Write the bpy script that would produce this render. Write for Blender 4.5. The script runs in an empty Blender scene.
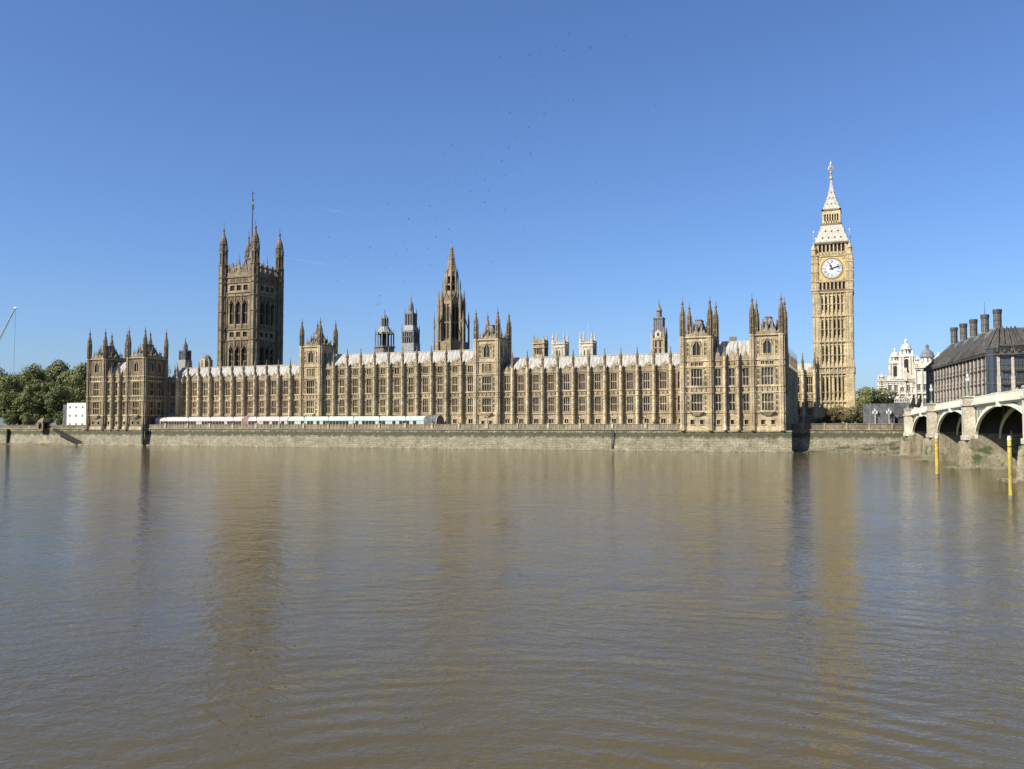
import bpy, bmesh, math, random
from mathutils import Vector, Matrix
R = math.radians
random.seed(7)
S = bpy.context.scene
C = S.collection

# ------------------------------------------------------------------ camera
cam_d = bpy.data.cameras.new('camera'); cam = bpy.data.objects.new('camera', cam_d); C.objects.link(cam)
cam.location = (0, 0, 0)
cam.rotation_euler = (R(90 + 2.67), 0, R(21.8))
cam_d.sensor_fit = 'HORIZONTAL'; cam_d.sensor_width = 36; cam_d.lens = 36 * 890 / 1024
cam_d.clip_start = 0.5; cam_d.clip_end = 20000
S.camera = cam
# ------------------------------------------------------------------ light
SUN_EL = R(41); SUN_DIR = Vector((-0.60, -0.80, 0)).normalized() * math.cos(SUN_EL) + Vector((0, 0, math.sin(SUN_EL)))
w = bpy.data.worlds.new('World'); S.world = w; w.use_nodes = True
nt = w.node_tree; nt.nodes.clear()
sky = nt.nodes.new('ShaderNodeTexSky'); sky.sky_type = 'NISHITA'; sky.sun_disc = False
sky.sun_elevation = SUN_EL; sky.sun_rotation = math.atan2(SUN_DIR.x, SUN_DIR.y)
sky.altitude = 0; sky.air_density = 1.0; sky.dust_density = 0.9; sky.ozone_density = 8
bg = nt.nodes.new('ShaderNodeBackground'); bg.inputs[1].default_value = 0.076
wo = nt.nodes.new('ShaderNodeOutputWorld')
tint = nt.nodes.new('ShaderNodeMix'); tint.data_type = 'RGBA'; tint.blend_type = 'MULTIPLY'; tint.inputs[0].default_value = 1   # camera white balance of a deep blue spring sky
tint.inputs[7].default_value = (0.955, 0.99, 1.11, 1); nt.links.new(sky.outputs[0], tint.inputs[6])
nt.links.new(tint.outputs[2], bg.inputs[0]); nt.links.new(bg.outputs[0], wo.inputs[0])
sl = bpy.data.lights.new('sun', 'SUN'); sl.energy = 5.0; sl.angle = R(0.53); sl.color = (1, 0.94, 0.81)
so = bpy.data.objects.new('sun', sl); C.objects.link(so); so.rotation_euler = (-SUN_DIR).to_track_quat('-Z', 'Y').to_euler()
S.view_settings.view_transform = 'Standard'; S.view_settings.look = 'None'
S.view_settings.exposure = 0.90; S.view_settings.gamma = 1

# ------------------------------------------------------------------ materials
GK = 0.71     # overall albedo scale for this exposure
def newmat(name):
    m = bpy.data.materials.new(name); m.use_nodes = True
    n = m.node_tree.nodes; l = m.node_tree.links
    return m, n, l, n['Principled BSDF']
def mix(n, l, f, a, b, mode='MIX'):
    x = n.new('ShaderNodeMix'); x.data_type = 'RGBA'; x.blend_type = mode
    for s, v in ((x.inputs[0], f), (x.inputs[6], a), (x.inputs[7], b)):
        if hasattr(v, 'links'): l.new(v, s)
        elif isinstance(v, tuple): s.default_value = (*v, 1)
        else: s.default_value = v
    return x.outputs[2]
def coords(n, l, scale=(1, 1, 1)):
    g = n.new('ShaderNodeNewGeometry'); mp = n.new('ShaderNodeMapping'); mp.inputs['Scale'].default_value = scale
    l.new(g.outputs['Position'], mp.inputs[0]); return mp.outputs[0]
def noise(n, l, sc, det=4, scale=(1, 1, 1), lo=0.35, hi=0.65, rough=0.6):
    t = n.new('ShaderNodeTexNoise'); t.inputs['Scale'].default_value = sc; t.inputs['Detail'].default_value = det
    t.inputs['Roughness'].default_value = rough
    l.new(coords(n, l, scale), t.inputs['Vector'])
    r = n.new('ShaderNodeMapRange'); r.inputs[1].default_value = lo; r.inputs[2].default_value = hi
    l.new(t.outputs[0], r.inputs[0]); return r.outputs[0]
def stone(name, c1, c2, stain, amt=0.55, course=0.0, rough=0.9):
    c1, c2, stain = (tuple(v * GK for v in q) for q in (c1, c2, stain))
    """ashlar: patchy blocks, fine grain, vertical rain streaks"""
    m, n, l, b = newmat(name)
    a = mix(n, l, noise(n, l, 0.55, 5), c1, c2)
    g = mix(n, l, noise(n, l, 2.6, 3, lo=0.3, hi=0.7), (0.68, 0.66, 0.63), (1.16, 1.15, 1.12))
    a = mix(n, l, 1.0, a, g, 'MULTIPLY')
    if course:      # coursed blocks: joints and block-to-block tone
        gg = n.new('ShaderNodeNewGeometry'); sp = n.new('ShaderNodeSeparateXYZ'); l.new(gg.outputs['Position'], sp.inputs[0])
        ad = n.new('ShaderNodeMath'); l.new(sp.outputs[0], ad.inputs[0]); l.new(sp.outputs[1], ad.inputs[1])
        cb = n.new('ShaderNodeCombineXYZ'); l.new(ad.outputs[0], cb.inputs[0]); l.new(sp.outputs[2], cb.inputs[1])
        bk = n.new('ShaderNodeTexBrick'); l.new(cb.outputs[0], bk.inputs['Vector'])
        for k_, v_ in (('Scale', 1.0), ('Mortar Size', 0.05), ('Brick Width', course), ('Row Height', course * .62)): bk.inputs[k_].default_value = v_
        bk.inputs['Color1'].default_value = (1.12, 1.1, 1.08, 1); bk.inputs['Color2'].default_value = (.74, .72, .7, 1); bk.inputs['Mortar'].default_value = (.5, .47, .44, 1)
        a = mix(n, l, 0.8, a, bk.outputs[0], 'MULTIPLY')
    a = mix(n, l, 1.0, a, mix(n, l, noise(n, l, 0.17, 4, lo=.36, hi=.64), (0.72, 0.69, 0.66), (1.10, 1.09, 1.07)), 'MULTIPLY')
    f = n.new('ShaderNodeMath'); f.operation = 'MULTIPLY'; f.inputs[1].default_value = amt
    l.new(noise(n, l, 1.1, 5, (1, 1, 0.12), 0.5, 0.78), f.inputs[0])
    a = mix(n, l, f.outputs[0], a, stain)
    oi = n.new('ShaderNodeObjectInfo'); a = mix(n, l, 1.0, a, mix(n, l, oi.outputs['Random'], (0.84, 0.82, 0.80), (1.08, 1.08, 1.08)), 'MULTIPLY')
    l.new(a, b.inputs['Base Color']); b.inputs['Roughness'].default_value = rough
    bp = n.new('ShaderNodeBump'); bp.inputs['Strength'].default_value = 0.5; bp.inputs['Distance'].default_value = 0.08
    l.new(noise(n, l, 3.5, 4), bp.inputs['Height']); l.new(bp.outputs[0], b.inputs['Normal'])
    return m
def plain(name, col, rough=0.6, metal=0, var=0.15, sc=1.5):
    m, n, l, b = newmat(name)
    col = tuple(c * GK for c in col); lo = tuple(c * (1 - var) for c in col); hi = tuple(min(1, c * (1 + var)) for c in col)
    l.new(mix(n, l, noise(n, l, sc, 4), lo, hi), b.inputs['Base Color'])
    b.inputs['Roughness'].default_value = rough; b.inputs['Metallic'].default_value = metal
    return m
M = {}
M['stone'] = stone('honey_limestone', (0.74, 0.625, 0.41), (0.57, 0.47, 0.30), (0.15, 0.11, 0.07), course=.85)
M['stone_trim'] = stone('limestone_trim', (0.76, 0.65, 0.44), (0.55, 0.46, 0.30), (0.12, 0.095, 0.065), 0.6)
M['stone_weathered'] = stone('weathered_limestone', (0.37, 0.30, 0.20), (0.23, 0.185, 0.12), (0.06, 0.048, 0.036), 0.75, course=.8)
M['stone_old'] = stone('sooty_limestone', (0.47, 0.385, 0.255), (0.30, 0.24, 0.16), (0.07, 0.052, 0.036), 0.7, course=1.0)
M['stone_gold'] = stone('cleaned_limestone', (0.88, 0.75, 0.47), (0.74, 0.62, 0.38), (0.26, 0.20, 0.12), 0.4, course=.9)
M['stone_sunlit'] = stone('sunlit_limestone', (0.92, 0.81, 0.58), (0.74, 0.64, 0.45), (0.15, 0.12, 0.08), 0.5, course=.9)  # paler copy of the wall stone: sunlight on the buttresses put into colour
M['stone_dark'] = stone('dark_carving', (0.20, 0.15, 0.09), (0.12, 0.09, 0.055), (0.05, 0.04, 0.03), 0.6)  # darker tone for niche blocks and alternate carved gables
M['stone_parapet'] = stone('weathered_parapet', (0.54, 0.45, 0.30), (0.28, 0.23, 0.155), (0.08, 0.063, 0.045), 0.8)
M['chimney_lead'] = plain('grey_green_metal', (0.15, 0.142, 0.12), 0.6, 0, 0.35)
M['tent_side'] = plain('canvas_side', (0.52, 0.47, 0.44), 0.8)
M['pier_granite'] = stone('mossy_pier_granite', (0.42, 0.375, 0.275), (0.28, 0.25, 0.17), (0.07, 0.07, 0.035), 0.9)
_m = M['pier_granite']; _n = _m.node_tree.nodes; _l = _m.node_tree.links; _b = _n['Principled BSDF']; _src = _b.inputs['Base Color'].links[0].from_socket
_l.new(mix(_n, _l, noise(_n, _l, 0.45, 5, lo=.56, hi=.64), _src, (0.045, 0.07, 0.018)), _b.inputs['Base Color'])
M['iron_shade'] = plain('shaded_underside_iron', (0.05, 0.055, 0.045), 0.8)  # black shade under the bridge deck, put into the iron's colour
M['stone_spire'] = stone('spire_limestone', (0.58, 0.47, 0.31), (0.40, 0.32, 0.21), (0.08, 0.06, 0.045), 0.7, course=.9)
M['gilt'] = plain('gilding', (0.75, 0.52, 0.17), 0.45, 0.3)
M['stone_pale'] = stone('portland_stone', (1.05, 1.02, 0.95), (0.85, 0.82, 0.75), (0.28, 0.26, 0.22), 0.6)
M['stone_portico'] = stone('pale_old_stone', (0.88, 0.83, 0.70), (0.68, 0.63, 0.52), (0.22, 0.20, 0.17), 0.7)
M['granite'] = stone('granite', (0.42, 0.375, 0.275), (0.30, 0.265, 0.19), (0.07, 0.085, 0.035), 0.8)
def roofmat():
    m, n, l, b = newmat('pale_iron_roof')
    a = mix(n, l, noise(n, l, 1.6, 4, (1, .25, .25)), (0.37, 0.35, 0.31), (0.20, 0.19, 0.17)); a = mix(n, l, noise(n, l, 1.0, 4, (1, .4, .4), .6, .8), a, (0.16, 0.135, 0.10))
    l.new(a, b.inputs['Base Color']); b.inputs['Roughness'].default_value = .85; return m
M['roof_pale'] = roofmat()
M['lead_pale'] = plain('weathered_pale_lead', (0.30, 0.30, 0.29), 0.8, 0, 0.3)
M['roof_lead'] = plain('lead', (0.19, 0.19, 0.19), 0.85, 0, 0.35)
M['roof_dark'] = plain('dark_slate', (0.045, 0.05, 0.06), 0.6)
M['roof_white'] = plain('painted_iron_roof', (0.47, 0.44, 0.37), 0.7, 0, 0.3, 1.6)
M['dark'] = plain('dark_opening', (0.02, 0.018, 0.016), 0.9)
M['iron'] = plain('black_iron', (0.03, 0.03, 0.03), 0.5)
M['white'] = plain('white_paint', (0.80, 0.80, 0.78), 0.5, 0, 0.05)
M['green_iron'] = plain('pale_green_paint', (0.82, 0.83, 0.67), 0.5, 0, 0.14)
M['green_dark'] = plain('green_paint', (0.20, 0.24, 0.17), 0.5)
M['red'] = plain('red_cloth', (0.55, 0.05, 0.04), 0.8)
M['yellow'] = stone('scuffed_yellow_paint', (0.90, 0.76, 0.10), (0.74, 0.60, 0.09), (0.25, 0.22, 0.08), 0.8)
M['yellow'].node_tree.nodes['Principled BSDF'].inputs['Roughness'].default_value = .55
M['skin'] = plain('skin', (0.42, 0.26, 0.19), 0.6)
M['bronze_roof'] = plain('bronze_sheet', (0.070, 0.063, 0.053), 0.65, 0.05, 0.4, 0.6)
M['bronze'] = plain('dark_bronze', (0.06, 0.055, 0.045), 0.45, 0.5)
M['sandstone_pink'] = plain('pink_sandstone', (0.50, 0.43, 0.35), 0.85, 0, 0.25)
M['hoarding'] = plain('grey_netting', (0.12, 0.122, 0.12), 0.9, 0, 0.45, 0.6)
M['tent_pink'] = plain('pink_white_canvas', (0.68, 0.535, 0.48), 0.7, 0, 0.05)
M['tent_green'] = plain('pale_green_canvas', (0.50, 0.585, 0.50), 0.7, 0, 0.05)
M['maroon'] = plain('maroon_canvas', (0.24, 0.125, 0.10), 0.8)
M['paving'] = plain('paving', (0.30, 0.27, 0.22), 0.9)
M['asphalt'] = plain('asphalt', (0.05, 0.05, 0.05), 0.9)
M['ground'] = plain('earth_and_grass', (0.07, 0.085, 0.04), 1.0, 0, 0.4, 0.05); M['ground'].node_tree.nodes['Principled BSDF'].inputs['Specular IOR Level'].default_value = 0
M['bark'] = plain('bark', (0.09, 0.07, 0.05), 0.95)
M['timber_wet'] = plain('wet_timber', (0.025, 0.022, 0.018), 0.6)
M['dial'] = plain('opal_glass', (0.88, 0.89, 0.90), 0.3, 0, 0.03)
M['blue_black'] = plain('prussian_blue', (0.02, 0.03, 0.07), 0.5)

def glassmat(name, dark, light, share, rough=0.12):
    m, n, l, b = newmat(name)
    oi = n.new('ShaderNodeObjectInfo'); r = n.new('ShaderNodeMapRange')
    r.inputs[1].default_value = 1 - share; r.inputs[2].default_value = 1
    l.new(oi.outputs['Random'], r.inputs[0])
    f = n.new('ShaderNodeMath'); f.operation = 'MULTIPLY'; l.new(r.outputs[0], f.inputs[0]); l.new(noise(n, l, 0.9, 2), f.inputs[1])
    l.new(mix(n, l, f.outputs[0], dark, light), b.inputs['Base Color'])
    b.inputs['Roughness'].default_value = rough; b.inputs['IOR'].default_value = 1.5
    bp = n.new('ShaderNodeBump'); bp.inputs['Strength'].default_value = 0.25; bp.inputs['Distance'].default_value = 0.05
    l.new(noise(n, l, 2.0, 2), bp.inputs['Height']); l.new(bp.outputs[0], b.inputs['Normal'])
    return m
M['glass'] = glassmat('leaded_glass', (0.022, 0.019, 0.017), (0.13, 0.115, 0.095), 0.35)
M['glass_office'] = glassmat('office_glass', (0.035, 0.045, 0.055), (0.10, 0.12, 0.13), 0.5, 0.06)

def leafmat(name, c1, c2, c3):
    m, n, l, b = newmat(name)
    a = mix(n, l, noise(n, l, 0.16, 3), c1, c2); a = mix(n, l, noise(n, l, 1.7, 2, lo=0.45, hi=0.75), a, c3)
    l.new(a, b.inputs['Base Color']); b.inputs['Roughness'].default_value = 0.7
    b.inputs['Specular IOR Level'].default_value = 0.25
    return m
M['leaf'] = leafmat('plane_leaves', (0.09, 0.11, 0.03), (0.14, 0.15, 0.05), (0.185, 0.18, 0.07))
M['leaf_dark'] = leafmat('dark_leaves', (0.065, 0.09, 0.027), (0.10, 0.122, 0.04), (0.135, 0.145, 0.058))
M['leaf_dull'] = leafmat('dull_leaves', (0.07, 0.065, 0.025), (0.10, 0.09, 0.035), (0.13, 0.11, 0.05))

def riverwallmat(name):
    """tide-stained granite: weed band under the coping, bleached below, wet foot"""
    m, n, l, b = newmat(name)
    base = mix(n, l, noise(n, l, 0.35, 6), (0.34, 0.305, 0.21), (0.20, 0.18, 0.12))
    base = mix(n, l, noise(n, l, 2.2, 4, (1, 1, 2.0), 0.40, 0.7), base, (0.14, 0.125, 0.08))
    base = mix(n, l, noise(n, l, 0.9, 5, (1, 1, 0.10), 0.55, 0.8), base, (0.09, 0.08, 0.05))
    g = n.new('ShaderNodeNewGeometry'); sp = n.new('ShaderNodeSeparateXYZ'); l.new(g.outputs['Position'], sp.inputs[0])
    ad = n.new('ShaderNodeMath'); l.new(sp.outputs[0], ad.inputs[0]); l.new(sp.outputs[1], ad.inputs[1])
    cb = n.new('ShaderNodeCombineXYZ'); l.new(ad.outputs[0], cb.inputs[0]); l.new(sp.outputs[2], cb.inputs[1])
    bk = n.new('ShaderNodeTexBrick'); l.new(cb.outputs[0], bk.inputs['Vector'])
    for k_, v_ in (('Scale', 1.0), ('Mortar Size', 0.05), ('Brick Width', 1.7), ('Row Height', .75)): bk.inputs[k_].default_value = v_
    bk.inputs['Color1'].default_value = (1.1, 1.1, 1.1, 1); bk.inputs['Color2'].default_value = (.78, .78, .78, 1); bk.inputs['Mortar'].default_value = (.5, .5, .5, 1)
    base = mix(n, l, 0.8, base, bk.outputs[0], 'MULTIPLY')
    nz = noise(n, l, 0.8, 5, (1, 1, 0.5), 0.2, 0.8)
    ad = n.new('ShaderNodeMath'); ad.operation = 'MULTIPLY_ADD'; ad.inputs[1].default_value = 1.5; l.new(nz, ad.inputs[0]); l.new(sp.outputs[2], ad.inputs[2])
    cr = n.new('ShaderNodeValToRGB'); l.new(ad.outputs[0], cr.inputs[0])
    mr = n.new('ShaderNodeMapRange'); mr.inputs[1].default_value = -8; mr.inputs[2].default_value = 0; l.new(ad.outputs[0], mr.inputs[0]); l.new(mr.outputs[0], cr.inputs[0])
    e = cr.color_ramp.elements; e[0].position = 0; e[0].color = (0.55, 0.55, 0.55, 1); e[1].position = 0.16; e[1].color = (0, 0, 0, 1)
    for p, v in ((0.62, 0.0), (0.70, 0.85), (0.83, 0.9), (0.90, 0.1), (1.0, 0.0)):
        q = e.new(p); q.color = (v, v, v, 1)
    col = mix(n, l, cr.outputs[0], base, (0.040, 0.042, 0.017))
    l.new(col, b.inputs['Base Color']); b.inputs['Roughness'].default_value = 0.9
    bp = n.new('ShaderNodeBump'); bp.inputs['Strength'].default_value = 0.7; bp.inputs['Distance'].default_value = 0.15
    l.new(noise(n, l, 1.8, 5), bp.inputs['Height']); l.new(bp.outputs[0], b.inputs['Normal'])
    return m
M['riverwall'] = riverwallmat('tide_stained_granite')
def mudmat():
    m, n, l, b = newmat('foreshore')
    a = mix(n, l, noise(n, l, 0.5, 5), (0.24, 0.21, 0.14), (0.12, 0.105, 0.065))
    a = mix(n, l, noise(n, l, 0.22, 4, (1, 1, 1.5), 0.5, 0.62), a, (0.045, 0.055, 0.02))
    l.new(a, b.inputs['Base Color']); b.inputs['Roughness'].default_value = 0.9
    bp = n.new('ShaderNodeBump'); bp.inputs['Distance'].default_value = 0.3; l.new(noise(n, l, 2.5, 5), bp.inputs['Height']); l.new(bp.outputs[0], b.inputs['Normal'])
    return m
M['mud'] = mudmat()
def watermat():
    m, n, l, b = newmat('silty_river_water')
    l.new(mix(n, l, noise(n, l, 0.03, 3), (0.074, 0.057, 0.021), (0.063, 0.049, 0.018)), b.inputs['Base Color'])
    b.inputs['Roughness'].default_value = 0.05; b.inputs['IOR'].default_value = 1.333; b.inputs['Specular IOR Level'].default_value = .3
    prev = None
    for sc, dist, st, det, scale, rot in ((0.13, 0.09, 1, 1, (1, 1.4, 1), 0.35), (0.45, 0.11, 1, 2, (1, 1.3, 1), -0.2), (1.8, 0.058, 1, 3, (1, 1.3, 1), 0.5), (5.5, 0.016, 1, 1, (1, 1.3, 1), 0.1)):
        g = n.new('ShaderNodeNewGeometry'); mp = n.new('ShaderNodeMapping'); mp.inputs['Scale'].default_value = scale; mp.inputs['Rotation'].default_value = (0, 0, rot)
        l.new(g.outputs['Position'], mp.inputs[0])
        t = n.new('ShaderNodeTexNoise'); t.inputs['Scale'].default_value = sc; t.inputs['Detail'].default_value = det; t.inputs['Distortion'].default_value = 0.4
        l.new(mp.outputs[0], t.inputs['Vector'])
        bp = n.new('ShaderNodeBump'); bp.inputs['Strength'].default_value = st; bp.inputs['Distance'].default_value = dist
        l.new(t.outputs[0], bp.inputs['Height'])
        wp = n.new('ShaderNodeMapRange'); wp.inputs[3].default_value = .6; wp.inputs[4].default_value = 1.0; l.new(noise(n, l, .022 if sc < 1 else .05, 3, (1, 2.2, 1), .4, .6), wp.inputs[0]); l.new(wp.outputs[0], bp.inputs['Strength'])
        if prev: l.new(prev, bp.inputs['Normal'])
        prev = bp.outputs[0]
    # spreading wake rings, uneven
    g = n.new('ShaderNodeNewGeometry'); mp = n.new('ShaderNodeMapping'); mp.inputs['Location'].default_value = (4.0, -9.0, 7.5); l.new(g.outputs['Position'], mp.inputs[0])
    wv = n.new('ShaderNodeTexWave'); wv.wave_type = 'RINGS'; wv.rings_direction = 'Z'; wv.inputs['Scale'].default_value = 0.27; wv.inputs['Distortion'].default_value = 5.0; wv.inputs['Detail'].default_value = 2; wv.inputs['Detail Scale'].default_value = 0.5
    l.new(mp.outputs[0], wv.inputs['Vector'])
    mm = n.new('ShaderNodeMath'); mm.operation = 'MULTIPLY'; l.new(wv.outputs[1], mm.inputs[0]); gl = n.new('ShaderNodeVectorMath'); gl.operation = 'LENGTH'; l.new(g.outputs['Position'], gl.inputs[0])
    gm = n.new('ShaderNodeMapRange'); gm.inputs[1].default_value = 22; gm.inputs[2].default_value = 55; gm.inputs[3].default_value = 1; gm.inputs[4].default_value = 0; l.new(gl.outputs['Value'], gm.inputs[0])
    mk = n.new('ShaderNodeMath'); mk.operation = 'MULTIPLY'; l.new(gm.outputs[0], mk.inputs[0]); l.new(noise(n, l, 0.09, 2, (1, 1, 1), .4, .55), mk.inputs[1]); l.new(mk.outputs[0], mm.inputs[1])
    bp = n.new('ShaderNodeBump'); bp.inputs['Distance'].default_value = 0.024; l.new(mm.outputs[0], bp.inputs['Height']); l.new(prev, bp.inputs['Normal']); prev = bp.outputs[0]
    l.new(prev, b.inputs['Normal'])
    return m
M['water'] = watermat()

# ------------------------------------------------------------------ mesh builder
def ident(a, d, z): return (a, d, z)
def front(x0, y0): return lambda a, d, z: (x0 + a, y0 - d, z)        # faces -y
def east(x0, y0): return lambda a, d, z: (x0 + d, y0 + a, z)         # faces +x
def edge(p, q):                                                       # outward to the right of p->q
    ux, uy = q[0] - p[0], q[1] - p[1]; L = math.hypot(ux, uy); ux /= L; uy /= L
    return lambda a, d, z: (p[0] + ux * a + uy * d, p[1] + uy * a - ux * d, z)
class MB:
    def __init__(s, *mats):
        s.v = []; s.f = []; s.mi = []; s.mats = list(mats); s.T = ident; s.cur = 0
    def m(s, name):
        if name not in s.mats: s.mats.append(name)
        s.cur = s.mats.index(name); return s
    def face(s, pts):
        k = len(s.v); s.v += [s.T(*p) for p in pts]; s.f.append(tuple(range(k, k + len(pts)))); s.mi.append(s.cur)
    def hull(s, bot, top):       # two rings, same count
        k = len(s.v); n = len(bot); s.v += [s.T(*p) for p in bot] + [s.T(*p) for p in top]
        s.f.append(tuple(range(k, k + n))); s.mi.append(s.cur)
        s.f.append(tuple(range(k + n, k + 2 * n))); s.mi.append(s.cur)
        for i in range(n):
            j = (i + 1) % n; s.f.append((k + i, k + j, k + n + j, k + n + i)); s.mi.append(s.cur)
    def box(s, a0, a1, d0, d1, z0, z1, ta=0, td=0):
        s.hull([(a0, d0, z0), (a1, d0, z0), (a1, d1, z0), (a0, d1, z0)],
               [(a0 + ta, d0 + td, z1), (a1 - ta, d0 + td, z1), (a1 - ta, d1 - td, z1), (a0 + ta, d1 - td, z1)])
    def ring(s, a, d, r, z, n=8, ph=None):
        ph = math.pi / n if ph is None else ph
        return [(a + r * math.cos(ph + 2 * math.pi * i / n), d + r * math.sin(ph + 2 * math.pi * i / n), z) for i in range(n)]
    def fr(s, a, d, z0, z1, r0, r1, n=8, ph=None):
        s.hull(s.ring(a, d, r0, z0, n, ph), s.ring(a, d, max(r1, .01), z1, n, ph))
    def lathe(s, a, d, prof, n=8, ph=None):
        for (z0, r0), (z1, r1) in zip(prof, prof[1:]):
            if z1 > z0: s.fr(a, d, z0, z1, r0, r1, n, ph)
    def gable(s, a0, a1, d0, d1, z0, z1):   # triangular prism, ridge along d
        k = (a0 + a1) / 2
        s.hull([(a0, d0, z0), (a1, d0, z0), (k, d0, z1)], [(a0, d1, z0), (a1, d1, z0), (k, d1, z1)])
    def spandrel(s, a0, a1, zs, zt, d, th, point=0.0, n=6):   # fills round an arch head
        c = (a0 + a1) / 2; h = (a1 - a0) / 2; H = zt - zs
        P = []
        for i in range(2 * n + 1):
            t = -1 + i / n
            z = zs + H * (1 - abs(t) ** (2 - 0.55 * point)) ** (0.5 + 0.28 * point) if abs(t) < 1 else zs
            P.append((c + t * h, z))
        for (x0, z0), (x1, z1) in zip(P, P[1:]):
            s.face([(x0, d, z0), (x1, d, z1), (x1, d, zt + .02), (x0, d, zt + .02)])
            s.face([(x0, d, z0), (x1, d, z1), (x1, d - th, z1), (x0, d - th, z0)])
    def tube(s, p, q, r0, r1=None, n=6):
        r1 = r0 if r1 is None else r1
        p = Vector(p); q = Vector(q); ax = (q - p).normalized()
        u = ax.orthogonal().normalized(); v = ax.cross(u)
        s.hull([tuple(p + u * r0 * math.cos(2 * math.pi * i / n) + v * r0 * math.sin(2 * math.pi * i / n)) for i in range(n)],
               [tuple(q + u * r1 * math.cos(2 * math.pi * i / n) + v * r1 * math.sin(2 * math.pi * i / n)) for i in range(n)])
    def panel(s, a0, a1, z0, z1, ops=(), depth=.5, d=0):
        A = sorted({a0, a1, *[x for o in ops for x in o[:2]]}); Z = sorted({z0, z1, *[x for o in ops for x in o[2:4]]})
        for x0, x1 in zip(A, A[1:]):
            for y0, y1 in zip(Z, Z[1:]):
                cx, cz = (x0 + x1) / 2, (y0 + y1) / 2
                if any(o[0] < cx < o[1] and o[2] < cz < o[3] for o in ops): continue
                s.face([(x0, d, y0), (x1, d, y0), (x1, d, y1), (x0, d, y1)])
        for o in ops:
            e = d - depth
            s.face([(o[0], d, o[2]), (o[0], d, o[3]), (o[0], e, o[3]), (o[0], e, o[2])])
            s.face([(o[1], d, o[2]), (o[1], d, o[3]), (o[1], e, o[3]), (o[1], e, o[2])])
            s.face([(o[0], d, o[2]), (o[1], d, o[2]), (o[1], e, o[2]), (o[0], e, o[2])])
            s.face([(o[0], d, o[3]), (o[1], d, o[3]), (o[1], e, o[3]), (o[0], e, o[3])])
    def mesh(s, name, off=(0, 0, 0), smooth=False):
        me = bpy.data.meshes.new(name)
        ox, oy, oz = off
        me.from_pydata([(x - ox, y - oy, z - oz) for x, y, z in s.v], [], s.f)
        for k in s.mats: me.materials.append(M[k])
        me.polygons.foreach_set('material_index', s.mi)
        bm = bmesh.new(); bm.from_mesh(me); bmesh.ops.recalc_face_normals(bm, faces=bm.faces); bm.to_mesh(me); bm.free()
        if smooth: me.polygons.foreach_set('use_smooth', [True] * len(me.polygons))
        me.update(); return me
W = {}
def props(o, label=None, cat=None, group=None, kind=None):
    if label: o['label'] = label
    if cat: o['category'] = cat
    if group: o['group'] = group
    if kind: o['kind'] = kind
    return o
def thing(name, loc, label, cat, group=None, rotz=0):
    o = bpy.data.objects.new(name, None); C.objects.link(o); o.location = loc; o.rotation_euler = (0, 0, rotz)
    W[o] = Vector(loc); o.empty_display_size = 0.5
    return props(o, label, cat, group)
def put(name, me, parent=None, loc=(0, 0, 0), rotz=0, scale=None):
    """link mesh data; loc is a world position (for unrotated parents)"""
    o = bpy.data.objects.new(name, me); C.objects.link(o)
    o.location = Vector(loc) - (W[parent] if parent else Vector((0, 0, 0)))
    o.parent = parent; o.rotation_euler = (0, 0, rotz); W[o] = Vector(loc)
    if scale: o.scale = scale
    return o
def part(name, mb, parent, smooth=False):
    """mesh in world coordinates, re-origined to the parent"""
    off = W[parent] if parent else Vector((0, 0, 0))
    return put(name, mb.mesh(name, off, smooth), parent, off)
def solo(name, mb, loc, label=None, cat=None, group=None, kind=None, smooth=False):
    o = put(name, mb.mesh(name, loc, smooth), None, loc); return props(o, label, cat, group, kind)
def clone(o, loc, label=None, rotz=None, parent=None, scale=None):
    c = o.copy(); C.objects.link(c); c.parent = parent
    if parent is None: c.location = loc; W[c] = Vector(loc)
    if rotz is not None: c.rotation_euler = (0, 0, rotz)
    if scale is not None: c.scale = scale
    if label: c['label'] = label
    for ch in o.children: clone(ch, None, None, None, c)
    return c
ORD = ['first', 'second', 'third', 'fourth', 'fifth', 'sixth', 'seventh', 'eighth', 'ninth', 'tenth', 'eleventh', 'twelfth', 'thirteenth',
       'fourteenth', 'fifteenth', 'sixteenth', 'seventeenth', 'eighteenth', 'nineteenth', 'twentieth', 'twenty-first', 'twenty-second', 'twenty-third', 'twenty-fourth', 'twenty-fifth', 'twenty-sixth', 'twenty-seventh']

# ------------------------------------------------------------------ the setting
def struct(name, mb, smooth=False): o = put(name, mb.mesh(name, (0, 0, 0), smooth)); o['kind'] = 'structure'; return o
WL = -7.5
b = MB('water'); b.face([(-1450, -430, WL), (880, -430, WL), (880, 300, WL), (-1450, 300, WL)]); struct('river', b)
b = MB('ground')
b.face([(-1450, 279, -1.3), (880, 279, -1.3), (880, 1450, -1.3), (-1450, 1450, -1.3)])
b.face([(-1450, 266.5, -1.3), (-286, 266.5, -1.3), (-286, 279, -1.3), (-1450, 279, -1.3)])
b.face([(10, 266.5, -1.3), (880, 266.5, -1.3), (880, 279, -1.3), (10, 279, -1.3)])
struct('ground', b)
b = MB('paving'); b.box(-259, -49, -277, -264.95, -1.6, -1.0); b.v = [(x, -y, z) for x, y, z in b.v]; struct('terrace', b)
b = MB('paving'); b.box(-850, 850, -400, 0.6, -9, -1.65); struct('near_embankment', b)
b = MB('asphalt'); b.T = edge((8, 262), (-3.7, 370)); b.box(6, 160, 2, 26, -1.3, 2.2); struct('road', b)

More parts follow.
